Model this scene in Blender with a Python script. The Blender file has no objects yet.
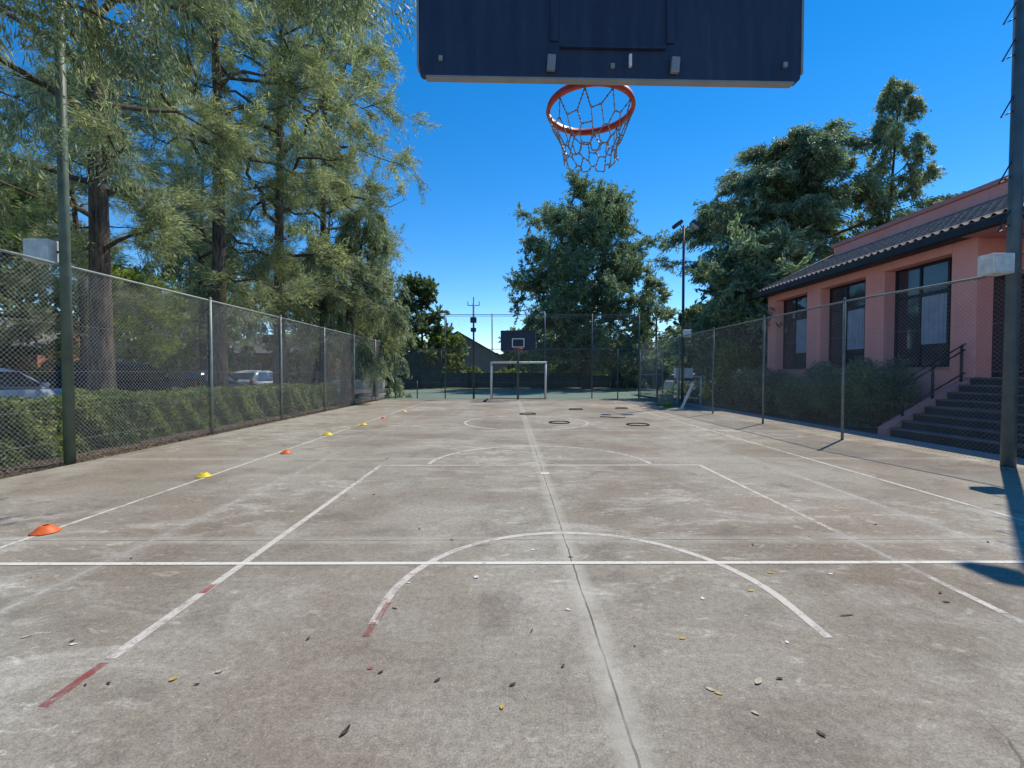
import bpy, math, random
import numpy as np
from mathutils import Vector, Matrix
R = math.radians
scn = bpy.context.scene
COL = scn.collection
random.seed(7)

# ------------------------------------------------------------------ materials
MATS = {}
def new_mat(name):
    m = bpy.data.materials.new(name); m.use_nodes = True
    nt = m.node_tree; nt.nodes.clear()
    out = nt.nodes.new('ShaderNodeOutputMaterial')
    MATS[name] = m
    return m, nt, out
def nd(nt, t, **kw):
    n = nt.nodes.new(t)
    for k, v in kw.items():
        if k in n.inputs: n.inputs[k].default_value = v
        else: setattr(n, k, v)
    return n
def ramp(nt, src, stops, interp='LINEAR'):
    r = nt.nodes.new('ShaderNodeValToRGB'); r.color_ramp.interpolation = interp
    e = r.color_ramp.elements
    while len(e) < len(stops): e.new(0.5)
    for el, (p, c) in zip(e, stops):
        el.position = p; el.color = (*c, 1) if len(c) == 3 else c
    nt.links.new(src, r.inputs[0]); return r
def noise(nt, vec, scale, detail=4, rough=.55, dist=0):
    n = nt.nodes.new('ShaderNodeTexNoise')
    n.inputs['Scale'].default_value = scale; n.inputs['Detail'].default_value = detail
    n.inputs['Roughness'].default_value = rough; n.inputs['Distortion'].default_value = dist
    if vec is not None: nt.links.new(vec, n.inputs['Vector'])
    return n
def mixc(nt, fac, a, b, mode='MIX'):
    m = nt.nodes.new('ShaderNodeMix'); m.data_type = 'RGBA'; m.blend_type = mode
    for sock, v in ((0, fac), (6, a), (7, b)):
        if isinstance(v, bpy.types.NodeSocket): nt.links.new(v, m.inputs[sock])
        elif sock == 0: m.inputs[0].default_value = v
        else: m.inputs[sock].default_value = (*v, 1)
    return m.outputs[2]
def math_(nt, op, a, b=None, clamp=False):
    m = nt.nodes.new('ShaderNodeMath'); m.operation = op; m.use_clamp = clamp
    for i, v in enumerate((a, b)):
        if v is None: continue
        if isinstance(v, bpy.types.NodeSocket): nt.links.new(v, m.inputs[i])
        else: m.inputs[i].default_value = v
    return m.outputs[0]

def simple(name, col, rough=.6, metal=0., var=.25, scale=6., spec=.4, bump=0., bscale=40., col2=None):
    """plain surface with a noise-driven colour variation"""
    m, nt, out = new_mat(name)
    p = nd(nt, 'ShaderNodeBsdfPrincipled', Roughness=rough, Metallic=metal)
    p.inputs['Specular IOR Level'].default_value = spec
    tc = nt.nodes.new('ShaderNodeTexCoord')
    n = noise(nt, tc.outputs['Object'], scale, 6, .6)
    c2 = col2 if col2 else tuple(c * (1 - var) for c in col)
    c1 = col if col2 else tuple(min(1, c * (1 + var * .6)) for c in col)
    r = ramp(nt, n.outputs[0], [(.3, c2), (.7, c1)])
    nt.links.new(r.outputs[0], p.inputs['Base Color'])
    if bump:
        n2 = noise(nt, tc.outputs['Object'], bscale, 5, .6)
        b = nd(nt, 'ShaderNodeBump', Strength=bump, Distance=.02)
        nt.links.new(n2.outputs[0], b.inputs['Height']); nt.links.new(b.outputs[0], p.inputs['Normal'])
    nt.links.new(p.outputs[0], out.inputs[0])
    return m

def leaf_mat(name, cols, transl=.35, rough=.55, nscale=.75):
    m, nt, out = new_mat(name)
    g = nt.nodes.new('ShaderNodeNewGeometry')
    stops = [(i / (len(cols) - 1), c) for i, c in enumerate(cols)]
    r = ramp(nt, g.outputs['Random Per Island'], stops)
    tc = nt.nodes.new('ShaderNodeTexCoord')
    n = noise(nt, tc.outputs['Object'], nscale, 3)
    r2 = ramp(nt, n.outputs[0], [(.32, (.55, .64, .68)), (.68, (1.38, 1.32, 1.10))])  # light and dark clumps: sun dapple and shade put into the leaf colour
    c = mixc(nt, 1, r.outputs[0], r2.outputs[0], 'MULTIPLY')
    p = nd(nt, 'ShaderNodeBsdfPrincipled', Roughness=rough)
    p.inputs['Specular IOR Level'].default_value = .35
    nt.links.new(c, p.inputs['Base Color'])
    t = nt.nodes.new('ShaderNodeBsdfTranslucent')
    tcx = mixc(nt, 1, c, (1.2, 1.3, .8), 'MULTIPLY')
    nt.links.new(tcx, t.inputs['Color'])
    mx = nd(nt, 'ShaderNodeMixShader', Fac=transl)
    nt.links.new(p.outputs[0], mx.inputs[1]); nt.links.new(t.outputs[0], mx.inputs[2])
    nt.links.new(mx.outputs[0], out.inputs[0])
    return m

def concrete_color(nt, pos):
    """weathered court concrete with slab joints, worn pale patches, fine grit"""
    sep = nt.nodes.new('ShaderNodeSeparateXYZ'); nt.links.new(pos, sep.inputs[0])
    n1 = noise(nt, pos, .45, 8, .62, .4)
    base = ramp(nt, n1.outputs[0], [(.28, (.205, .168, .125)), (.44, (.265, .228, .176)), (.56, (.32, .285, .230)), (.74, (.36, .318, .252))])
    nh = noise(nt, pos, .35, 4, .6, .3)
    hue = ramp(nt, nh.outputs[0], [(.36, (.93, .87, .83)), (.5, (1, .99, .975)), (.64, (.98, 1.01, .985))])
    c = mixc(nt, 1, base.outputs[0], hue.outputs[0], 'MULTIPLY')
    mp = nd(nt, 'ShaderNodeMapping'); mp.inputs['Scale'].default_value = (1.0, 2.2, 1)
    nt.links.new(pos, mp.inputs[0])
    n2 = noise(nt, mp.outputs[0], 1.3, 9, .68, .8)
    f2 = ramp(nt, n2.outputs[0], [(.49, (0, 0, 0)), (.66, (1, 1, 1))])
    n2b = noise(nt, pos, .22, 2)
    f2b = ramp(nt, n2b.outputs[0], [(.42, (.15, .15, .15)), (.62, (1, 1, 1))])
    f = math_(nt, 'MULTIPLY', f2.outputs[0], f2b.outputs[0]); f = math_(nt, 'MULTIPLY', f, .9)
    c = mixc(nt, f, c, (.52, .48, .405))
    # sharp small scuffs
    n2c = noise(nt, mp.outputs[0], 4.2, 6, .7, .6)
    f2c = ramp(nt, n2c.outputs[0], [(.585, (0, 0, 0)), (.64, (1, 1, 1))])
    f = math_(nt, 'MULTIPLY', math_(nt, 'MULTIPLY', f2c.outputs[0], f2b.outputs[0]), .75)
    c = mixc(nt, f, c, (.63, .58, .48))
    # dark blotches
    n3 = noise(nt, pos, 2.1, 7, .65, .5)
    f3 = ramp(nt, n3.outputs[0], [(.31, (1, 1, 1)), (.47, (0, 0, 0))])
    c = mixc(nt, math_(nt, 'MULTIPLY', f3.outputs[0], .55), c, (.155, .125, .10))
    n3b = noise(nt, pos, 9., 5, .7)
    f3b = ramp(nt, n3b.outputs[0], [(.27, (1, 1, 1)), (.38, (0, 0, 0))])
    c = mixc(nt, math_(nt, 'MULTIPLY', f3b.outputs[0], .35), c, (.13, .105, .085))
    # grit
    n4 = noise(nt, pos, 26, 8, .78)
    g4 = ramp(nt, n4.outputs[0], [(.32, (.70, .69, .68)), (.5, (1, 1, 1)), (.68, (1.28, 1.27, 1.26))])
    c = mixc(nt, 1, c, g4.outputs[0], 'MULTIPLY')
    n5 = noise(nt, pos, 110, 3, .7)
    g5 = ramp(nt, n5.outputs[0], [(.34, (.66, .65, .64)), (.5, (1, 1, 1)), (.66, (1.35, 1.34, 1.32))])
    c = mixc(nt, .8, c, g5.outputs[0], 'MULTIPLY')
    # hairline cracks, only in patches
    vo = nt.nodes.new('ShaderNodeTexVoronoi'); vo.feature = 'DISTANCE_TO_EDGE'; vo.inputs['Scale'].default_value = .42
    nw = noise(nt, pos, .9, 3, .5); off = nt.nodes.new('ShaderNodeVectorMath'); off.operation = 'MULTIPLY_ADD'
    nt.links.new(nw.outputs['Color'], off.inputs[0]); off.inputs[1].default_value = (.7, .7, 0); nt.links.new(pos, off.inputs[2])
    nt.links.new(off.outputs[0], vo.inputs['Vector'])
    ck = math_(nt, 'LESS_THAN', vo.outputs['Distance'], .0016)
    nm = noise(nt, pos, .5, 3); fm_ = ramp(nt, nm.outputs[0], [(.5, (0,)*3), (.6, (.6,)*3)])
    c = mixc(nt, math_(nt, 'MULTIPLY', ck, fm_.outputs[0]), c, (.10, .085, .07))
    # scattered bright aggregate and dark specks
    vs_ = nt.nodes.new('ShaderNodeTexVoronoi'); vs_.inputs['Scale'].default_value = 42; nt.links.new(pos, vs_.inputs['Vector'])
    sp = math_(nt, 'LESS_THAN', vs_.outputs['Distance'], .16)
    sr = ramp(nt, vs_.outputs['Color'], [(.30, (.12, .10, .085)), (.34, (.12, .10, .085)), (.66, (.5, .46, .4)), (.7, (.62, .58, .52))], 'CONSTANT')
    c = mixc(nt, math_(nt, 'MULTIPLY', sp, .4), c, sr.outputs[0])
    # joints
    wob = noise(nt, pos, 3., 3); wv = math_(nt, 'MULTIPLY', math_(nt, 'SUBTRACT', wob.outputs[0], .5), .03)
    nband = noise(nt, pos, 5, 5, .7)
    def joint(axis, origin, pitch, wband, wcrack, sband):
        v = math_(nt, 'ADD', sep.outputs[axis], wv)
        v = math_(nt, 'SUBTRACT', v, origin)
        k = math_(nt, 'ROUND', math_(nt, 'DIVIDE', v, pitch))
        dd = math_(nt, 'ABSOLUTE', math_(nt, 'SUBTRACT', v, math_(nt, 'MULTIPLY', k, pitch)))
        band = math_(nt, 'SUBTRACT', 1, math_(nt, 'DIVIDE', dd, wband), True)
        band = math_(nt, 'MULTIPLY', math_(nt, 'MULTIPLY', math_(nt, 'POWER', band, .6), sband), ramp(nt, nband.outputs[0], [(.3, (.25,)*3), (.65, (1,)*3)]).outputs[0])
        cr = math_(nt, 'LESS_THAN', dd, wcrack)
        return band, cr
    side_fade = math_(nt, 'SUBTRACT', 1, math_(nt, 'MULTIPLY', math_(nt, 'MINIMUM', math_(nt, 'ABSOLUTE', math_(nt, 'SUBTRACT', sep.outputs[0], .47)), 1.), .62))
    for ax, o, pi_, wb, wc, sb in ((0, .47, 3.52, .095, .0055, .82), (1, 3.78, 3.62, .10, .006, .55)):
        b, cr = joint(ax, o, pi_, wb, wc, sb)
        if ax == 0: b = math_(nt, 'MULTIPLY', b, side_fade)
        c = mixc(nt, b, c, (.51, .47, .385))
        ncr = noise(nt, pos, 1.7, 4, .6)
        fcr = ramp(nt, ncr.outputs[0], [(.32, (.25,)*3), (.55, (.85,)*3)])
        c = mixc(nt, math_(nt, 'MULTIPLY', cr, fcr.outputs[0]), c, (.09, .075, .06))
    return c, n4, n5

def concrete_mat():
    m, nt, out = new_mat('court_concrete')
    g = nt.nodes.new('ShaderNodeNewGeometry')
    c, n4, n5 = concrete_color(nt, g.outputs['Position'])
    p = nd(nt, 'ShaderNodeBsdfPrincipled', Roughness=.85); p.inputs['Specular IOR Level'].default_value = .25
    nt.links.new(c, p.inputs['Base Color'])
    b = nd(nt, 'ShaderNodeBump', Strength=.35, Distance=.006)
    nt.links.new(n4.outputs[0], b.inputs['Height']); nt.links.new(b.outputs[0], p.inputs['Normal'])
    nt.links.new(p.outputs[0], out.inputs[0])
    return m
def paint_mat(name, col, lo, hi, maxa=1.):
    """worn line paint: flakes off by noise and lets the concrete below show"""
    m, nt, out = new_mat(name)
    g = nt.nodes.new('ShaderNodeNewGeometry'); pos = g.outputs['Position']
    n = noise(nt, pos, 9., 8, .72, .3); n2 = noise(nt, pos, 60., 4, .7)
    nl = noise(nt, pos, .8, 3)
    s = math_(nt, 'ADD', math_(nt, 'MULTIPLY', n.outputs[0], .5), math_(nt, 'MULTIPLY', n2.outputs[0], .22))
    s = math_(nt, 'ADD', s, math_(nt, 'MULTIPLY', nl.outputs[0], .28))
    a = ramp(nt, s, [(lo, (0, 0, 0)), (hi, (maxa,)*3)])
    p = nd(nt, 'ShaderNodeBsdfPrincipled', Roughness=.75); p.inputs['Specular IOR Level'].default_value = .25
    cc = mixc(nt, n2.outputs[0], tuple(x * .82 for x in col), tuple(min(1, x * 1.12) for x in col))
    nt.links.new(cc, p.inputs['Base Color'])
    t = nt.nodes.new('ShaderNodeBsdfTransparent')
    mx = nt.nodes.new('ShaderNodeMixShader')
    nt.links.new(a.outputs[0], mx.inputs[0]); nt.links.new(t.outputs[0], mx.inputs[1]); nt.links.new(p.outputs[0], mx.inputs[2])
    nt.links.new(mx.outputs[0], out.inputs[0])
    return m
def ground_mat(name, a, b, c, s1=.3, s2=12, bump=.4):
    m, nt, out = new_mat(name)
    g = nt.nodes.new('ShaderNodeNewGeometry'); pos = g.outputs['Position']
    n = noise(nt, pos, s1, 6, .6); r = ramp(nt, n.outputs[0], [(.35, a), (.65, b)])
    n2 = noise(nt, pos, s2, 7, .75); f = ramp(nt, n2.outputs[0], [(.45, (0,)*3), (.62, (1,)*3)])
    cc = mixc(nt, f.outputs[0], r.outputs[0], c)
    p = nd(nt, 'ShaderNodeBsdfPrincipled', Roughness=.9); p.inputs['Specular IOR Level'].default_value = .2
    nt.links.new(cc, p.inputs['Base Color'])
    bp = nd(nt, 'ShaderNodeBump', Strength=bump, Distance=.03); nt.links.new(n2.outputs[0], bp.inputs['Height']); nt.links.new(bp.outputs[0], p.inputs['Normal'])
    nt.links.new(p.outputs[0], out.inputs[0]); return m
def glass_mat(name, col=(.03, .04, .06), rough=.06):
    m, nt, out = new_mat(name)
    p = nd(nt, 'ShaderNodeBsdfPrincipled', Roughness=rough); p.inputs['Base Color'].default_value = (*col, 1)
    p.inputs['Specular IOR Level'].default_value = .9
    tc = nt.nodes.new('ShaderNodeTexCoord'); n = noise(nt, tc.outputs['Object'], 1.2, 3)
    b = nd(nt, 'ShaderNodeBump', Strength=.06, Distance=.02); nt.links.new(n.outputs[0], b.inputs['Height']); nt.links.new(b.outputs[0], p.inputs['Normal'])
    nt.links.new(p.outputs[0], out.inputs[0]); return m

def bark_mat(name, a, b):
    m, nt, out = new_mat(name)
    tc = nt.nodes.new('ShaderNodeTexCoord'); mp = nd(nt, 'ShaderNodeMapping'); mp.inputs['Scale'].default_value = (1, 1, .16)
    nt.links.new(tc.outputs['Object'], mp.inputs[0])
    n = noise(nt, mp.outputs[0], 17, 7, .72, .4); n2 = noise(nt, tc.outputs['Object'], 1.1, 4)
    r = ramp(nt, n.outputs[0], [(.36, b), (.52, a), (.66, tuple(x * 1.5 for x in a))])
    r2 = ramp(nt, n2.outputs[0], [(.35, (.7, .72, .75)), (.65, (1.25, 1.2, 1.12))])
    c = mixc(nt, 1, r.outputs[0], r2.outputs[0], 'MULTIPLY')
    p = nd(nt, 'ShaderNodeBsdfPrincipled', Roughness=.95); p.inputs['Specular IOR Level'].default_value = .15
    bp = nd(nt, 'ShaderNodeBump', Strength=1., Distance=.05); nt.links.new(n.outputs[0], bp.inputs['Height']); nt.links.new(bp.outputs[0], p.inputs['Normal'])
    nt.links.new(c, p.inputs['Base Color']); nt.links.new(p.outputs[0], out.inputs[0]); return m
def render_mat():
    m, nt, out = new_mat('coral_wall_paint')
    tc = nt.nodes.new('ShaderNodeTexCoord'); mp = nd(nt, 'ShaderNodeMapping'); mp.inputs['Scale'].default_value = (3, 3, .35)
    nt.links.new(tc.outputs['Object'], mp.inputs[0])
    n = noise(nt, tc.outputs['Object'], .9, 6, .6); r = ramp(nt, n.outputs[0], [(.3, (.86, .36, .32)), (.7, (.96, .44, .40))])
    n2 = noise(nt, mp.outputs[0], 1.6, 7, .7, .2); f = ramp(nt, n2.outputs[0], [(.52, (0,)*3), (.72, (.5,)*3)])
    c = mixc(nt, f.outputs[0], r.outputs[0], (.62, .27, .25))
    n3 = noise(nt, tc.outputs['Object'], 55, 4, .6)
    p = nd(nt, 'ShaderNodeBsdfPrincipled', Roughness=.85); p.inputs['Specular IOR Level'].default_value = .3
    bp = nd(nt, 'ShaderNodeBump', Strength=.2, Distance=.01); nt.links.new(n3.outputs[0], bp.inputs['Height']); nt.links.new(bp.outputs[0], p.inputs['Normal'])
    nt.links.new(c, p.inputs['Base Color']); nt.links.new(p.outputs[0], out.inputs[0]); return m
def board_mat():
    m, nt, out = new_mat('navy_board_paint')
    tc = nt.nodes.new('ShaderNodeTexCoord'); mp = nd(nt, 'ShaderNodeMapping'); mp.inputs['Scale'].default_value = (9, 3, .9)
    nt.links.new(tc.outputs['Object'], mp.inputs[0])
    n = noise(nt, mp.outputs[0], 1.4, 7, .68, .3); r = ramp(nt, n.outputs[0], [(.3, (.020, .028, .060)), (.6, (.034, .046, .088)), (.78, (.075, .088, .125))])
    n2 = noise(nt, tc.outputs['Object'], 22, 6, .75); f = ramp(nt, n2.outputs[0], [(.64, (0,)*3), (.72, (.5,)*3)])
    c = mixc(nt, f.outputs[0], r.outputs[0], (.13, .135, .15))
    p = nd(nt, 'ShaderNodeBsdfPrincipled', Roughness=.5); p.inputs['Specular IOR Level'].default_value = .3
    nt.links.new(c, p.inputs['Base Color']); nt.links.new(p.outputs[0], out.inputs[0]); return m
M = dict(
    concrete=concrete_mat(),
    white_line=paint_mat('white_line_paint', (.76, .71, .60), .345, .47, .95),
    thin_line=paint_mat('thin_line_paint', (.73, .68, .58), .37, .52, .9),
    worn_line=paint_mat('worn_line_paint', (.68, .61, .52), .365, .51, .9),
    ghost_line=paint_mat('ghost_line_paint', (.56, .52, .46), .38, .56, .8),
    red_line=paint_mat('red_line_paint', (.36, .075, .075), .40, .56, .85),
    soil=ground_mat('soil', (.075, .055, .04), (.12, .09, .07), (.17, .13, .10), .8, 14),
    lawn=ground_mat('lawn', (.06, .085, .03), (.10, .12, .05), (.11, .10, .055), .25, 9),
    asphalt=ground_mat('asphalt', (.045, .045, .048), (.07, .07, .072), (.10, .098, .095), .4, 40, .2),
    green_court=ground_mat('green_court_coating', (.15, .215, .165), (.185, .255, .195), (.20, .26, .205), .25, 5, .05),
    walkway=ground_mat('walkway_concrete', (.33, .32, .31), (.42, .41, .40), (.37, .36, .35), .6, 25, .15),
    kerb=ground_mat('kerb_concrete', (.26, .245, .22), (.36, .34, .31), (.3, .28, .26), 1.2, 30, .15),
    galv=simple('galvanised_wire', (.58, .58, .56), .5, .3, .2, 3),
    shaded_wire=simple('shaded_wire', (.22, .245, .27), .6, .2, .2, 3),  # darker, bluer copy of the galvanised wire: its shade put into the colour
    dull_post=simple('dull_post', (.19, .215, .225), .55, .2, .3, 5),
    galv_post=simple('galvanised_post', (.36, .38, .34), .55, .15, .25, 5),
    green_pole=simple('green_pole_paint', (.165, .205, .15), .55, 0, .35, 4, col2=(.09, .12, .088)),
    blue_pole=simple('bluegrey_pole_paint', (.085, .12, .14), .4, 0, .3, 4),
    dark_metal=simple('dark_painted_metal', (.035, .04, .045), .45, .2, .3, 5),
    navy=board_mat(),
    grey_edge=simple('grey_edge_metal', (.30, .30, .30), .5, .3, .2, 6),
    rim_red=simple('rim_red_paint', (.62, .085, .045), .45, 0, .35, 14, col2=(.36, .05, .03)),
    chain=simple('chain_steel', (.42, .36, .32), .5, .3, .5, 120, col2=(.18, .14, .12)),
    white_paint=simple('white_paint', (.78, .78, .75), .5, 0, .12, 5),
    white_box=simple('weathered_white_box', (.85, .85, .82), .55, 0, .12, 9, col2=(.55, .56, .54)),
    orange=simple('orange_plastic', (.82, .145, .03), .5, 0, .15, 9),
    yellow=simple('yellow_plastic', (.80, .60, .03), .5, 0, .15, 9),
    black_rubber=simple('black_rubber', (.02, .02, .022), .55, 0, .3, 12),
    pink=render_mat(),
    pink_trim=simple('coral_stair_wall', (.62, .28, .26), .85, 0, .15, 3),
    tile=simple('roof_tile_clay', (.34, .25, .21), .8, 0, .5, 7, col2=(.16, .12, .11)),
    fascia=simple('dark_fascia', (.02, .028, .04), .55, 0, .3, 4),
    frame=simple('dark_window_frame', (.018, .022, .03), .45, 0, .3, 5),
    glass=glass_mat('dark_window_glass'),
    sky_reflection=simple('pale_sky_reflection', (.34, .42, .54), .9, 0, .2, 3),  # sky reflected in the window glass, as a flat colour
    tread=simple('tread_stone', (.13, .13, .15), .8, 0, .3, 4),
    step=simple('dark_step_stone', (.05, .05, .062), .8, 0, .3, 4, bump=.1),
    screen=simple('dark_windscreen_cloth', (.018, .070, .078), .9, 0, .35, 1.5),
    bark=bark_mat('casuarina_bark', (.15, .12, .095), (.045, .035, .028)),
    bark_pale=bark_mat('pale_bark', (.24, .205, .165), (.10, .085, .07)),
    brick=simple('terracotta_wall', (.46, .19, .12), .85, 0, .25, 3),
    grey_wall=simple('grey_render', (.30, .29, .28), .85, 0, .2, 2),
    roof_grey=simple('grey_shingle', (.14, .135, .135), .85, 0, .3, 4, bump=.4, bscale=10),
    roof_pale=simple('pale_roof', (.36, .33, .31), .8, 0, .25, 4),
    car_silver=simple('silver_car_paint', (.58, .63, .70), .25, .2, .08, 2, spec=.6),
    car_navy=simple('navy_car_paint', (.014, .018, .034), .18, .2, .1, 2, spec=.7),
    car_black=simple('black_car_paint', (.012, .013, .016), .18, .2, .1, 2, spec=.7),
    car_white=simple('white_car_paint', (.75, .75, .75), .3, 0, .05, 2, spec=.6),
    tyre=simple('tyre_rubber', (.018, .018, .018), .8),
    rim_metal=simple('wheel_rim_metal', (.4, .4, .41), .3, .8, .1),
    lamp_glass=simple('lamp_lens', (.5, .52, .55), .15, 0, .1, 5, spec=.8),
    red_lens=simple('red_lens', (.35, .02, .02), .2, 0, .1),
    green_plastic=simple('lime_plastic', (.16, .42, .06), .5, 0, .15, 9),
    crate_grey=simple('greygreen_crate', (.20, .25, .21), .7, 0, .3, 6),
    red_post=simple('red_brown_post', (.18, .05, .04), .6, 0, .3, 6),
    feather=simple('dark_feathers', (.022, .022, .026), .6, 0, .3, 30),
    leaf_dry=simple('dry_leaf_pale', (.50, .43, .30), .7, 0, .3, 40),
    leaf_yellow=simple('dry_leaf_yellow', (.52, .38, .10), .7, 0, .3, 40),
    leaf_brown=simple('dry_leaf_brown', (.07, .045, .03), .7, 0, .3, 40),
    leaf_white=simple('paper_scrap', (.72, .70, .66), .7, 0, .15, 40),
    leaf_red=simple('red_paint_chip', (.42, .09, .08), .7, 0, .2, 40),
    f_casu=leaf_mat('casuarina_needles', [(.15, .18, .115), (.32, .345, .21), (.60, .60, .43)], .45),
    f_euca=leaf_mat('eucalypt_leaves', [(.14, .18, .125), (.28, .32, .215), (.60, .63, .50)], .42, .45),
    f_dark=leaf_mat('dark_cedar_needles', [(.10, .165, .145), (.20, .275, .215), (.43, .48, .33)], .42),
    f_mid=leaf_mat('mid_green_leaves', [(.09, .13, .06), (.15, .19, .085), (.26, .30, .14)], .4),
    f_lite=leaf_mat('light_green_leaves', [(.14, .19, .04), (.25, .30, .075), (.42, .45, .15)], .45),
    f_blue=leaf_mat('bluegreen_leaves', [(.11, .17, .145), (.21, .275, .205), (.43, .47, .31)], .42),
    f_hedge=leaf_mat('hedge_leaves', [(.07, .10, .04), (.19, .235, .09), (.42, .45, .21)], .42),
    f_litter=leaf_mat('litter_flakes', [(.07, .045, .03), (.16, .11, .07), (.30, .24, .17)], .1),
)

# ------------------------------------------------------------------ mesh helpers
class MB:
    def __init__(s): s.v = []; s.f = []
    def add(s, vs, fs):
        o = len(s.v); s.v += [tuple(v) for v in vs]; s.f += [tuple(i + o for i in f) for f in fs]; return s
    def box(s, c, d, rz=0, ry=0, rx=0):
        x, y, z = (k / 2 for k in d)
        m = Matrix.Rotation(rz, 3, 'Z') @ Matrix.Rotation(ry, 3, 'Y') @ Matrix.Rotation(rx, 3, 'X')
        vs = [m @ Vector((a * x, b * y, e * z)) + Vector(c) for a in (-1, 1) for b in (-1, 1) for e in (-1, 1)]
        return s.add(vs, [(0, 1, 3, 2), (4, 6, 7, 5), (0, 4, 5, 1), (2, 3, 7, 6), (0, 2, 6, 4), (1, 5, 7, 3)])
    def span(s, a, b):
        return s.box([(p + q) / 2 for p, q in zip(a, b)], [abs(q - p) for p, q in zip(a, b)])
    def tube(s, pts, r, n=8, cap=True):
        pts = [Vector(p) for p in pts]; rs = r if hasattr(r, '__len__') else [r] * len(pts)
        vs = []; fs = []; ref = None
        for i, p in enumerate(pts):
            t = (pts[min(i + 1, len(pts) - 1)] - pts[max(i - 1, 0)]).normalized()
            if ref is None: ref = Vector((1, 0, 0)) if abs(t.x) < .8 else Vector((0, 1, 0))
            a = (ref - t * ref.dot(t)).normalized(); b = t.cross(a); ref = a
            for k in range(n):
                an = 2 * math.pi * k / n
                vs.append(p + (a * math.cos(an) + b * math.sin(an)) * rs[i])
        for i in range(len(pts) - 1):
            for k in range(n):
                k2 = (k + 1) % n
                fs.append((i * n + k, i * n + k2, (i + 1) * n + k2, (i + 1) * n + k))
        if cap:
            fs.append(tuple(range(n - 1, -1, -1))); fs.append(tuple((len(pts) - 1) * n + k for k in range(n)))
        return s.add(vs, fs)
    def lathe(s, prof, c=(0, 0, 0), n=24, closed=False):
        vs = []; fs = []; m = len(prof)
        for k in range(n):
            a = 2 * math.pi * k / n
            vs += [(c[0] + r * math.cos(a), c[1] + r * math.sin(a), c[2] + z) for r, z in prof]
        for k in range(n):
            k2 = (k + 1) % n
            for j in range(m if closed else m - 1):
                j2 = (j + 1) % m
                fs.append((k * m + j, k2 * m + j, k2 * m + j2, k * m + j2))
        return s.add(vs, fs)
    def prism(s, poly, axis, a, b):
        """poly: 2D points in the two other axes, extruded along axis from a to b"""
        def mk(u, w, t):
            return {'x': (t, u, w), 'y': (u, t, w), 'z': (u, w, t)}[axis]
        n = len(poly)
        vs = [mk(u, w, a) for u, w in poly] + [mk(u, w, b) for u, w in poly]
        fs = [tuple(range(n)), tuple(range(2 * n - 1, n - 1, -1))] + [(i, i + n, (i + 1) % n + n, (i + 1) % n) for i in range(n)]
        return s.add(vs, fs)
    def build(s, name, mat, parent=None, smooth=False, bevel=0):
        me = bpy.data.meshes.new(name); me.from_pydata(s.v, [], s.f); me.update()
        import bmesh
        bm = bmesh.new(); bm.from_mesh(me); bmesh.ops.recalc_face_normals(bm, faces=bm.faces); bm.to_mesh(me); bm.free()
        return link(name, me, mat, parent, smooth, bevel)
def link(name, me, mat, parent=None, smooth=False, bevel=0):
    o = bpy.data.objects.new(name, me); COL.objects.link(o)
    if mat: me.materials.append(M[mat] if mat in M else MATS[mat])
    if smooth:
        me.polygons.foreach_set('use_smooth', [True] * len(me.polygons))
    if bevel:
        b = o.modifiers.new('bevel', 'BEVEL'); b.width = bevel; b.segments = 2; b.limit_method = 'ANGLE'; b.angle_limit = R(40)
    if parent: o.parent = parent
    return o
def np_mesh(name, V, Q, mat, parent=None):
    """fast quad mesh from numpy arrays"""
    me = bpy.data.meshes.new(name)
    V = np.ascontiguousarray(V, dtype=np.float32); Q = np.ascontiguousarray(Q, dtype=np.int32)
    me.vertices.add(len(V)); me.vertices.foreach_set('co', V.ravel())
    me.loops.add(Q.size); me.loops.foreach_set('vertex_index', Q.ravel())
    me.polygons.add(len(Q)); me.polygons.foreach_set('loop_start', np.arange(0, Q.size, Q.shape[1], dtype=np.int32))
    me.update(calc_edges=True)
    return link(name, me, mat, parent)
def tag(o, label, cat, group=None):
    o['label'] = label; o['category'] = cat
    if group: o['group'] = group
    return o
def thing(name, label, cat, loc=(0, 0, 0), rz=0, group=None):
    o = bpy.data.objects.new(name, None); COL.objects.link(o); o.location = loc; o.rotation_euler = (0, 0, rz)
    o.empty_display_size = .2
    return tag(o, label, cat, group)
def struct(o, kind='structure'): o['kind'] = kind; return o
def dup(root, loc, rz=0, label=None, scale=None):
    r = root.copy(); COL.objects.link(r); r.location = loc; r.rotation_euler = (0, 0, rz)
    if label: r['label'] = label
    if scale: r.scale = scale if hasattr(scale, '__len__') else (scale,) * 3
    for ch in list(root.children):
        c = ch.copy(); COL.objects.link(c); c.parent = r
        for g in list(ch.children):
            d = g.copy(); COL.objects.link(d); d.parent = c
    return r

# ------------------------------------------------------------------ ground
struct(MB().add([(-400, -300, -.09), (400, -300, -.09), (400, 700, -.09), (-400, 700, -.09)], [(0, 1, 2, 3)]).build('ground', 'lawn'))
struct(MB().span((-6.86, -4, -.12), (8.05, 24.75, 0)).build('court', 'concrete'))
struct(MB().span((-9.2, -4, -.11), (-6.86, 25.5, -.025)).build('soil_strip', 'soil'))
struct(MB().span((-24, -8, -.11), (-9.2, 46, .12)).build('car_park', 'asphalt'))
struct(MB().span((8.05, -4, -.11), (8.75, 30, -.03)).build('walkway', 'walkway'))
struct(MB().span((8.75, -4, -.11), (26, 40, -.045)).build('planting_bed', 'soil'))
struct(MB().span((-15, 25.4, -.11), (14, 41, -.03)).build('green_court', 'green_court'))
gl = MB()
for y in (28., 37.5): gl.span((-12, y, -.028), (11, y + .06, -.024))
struct(gl.build('green_court_lines', 'white_line'))

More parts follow.
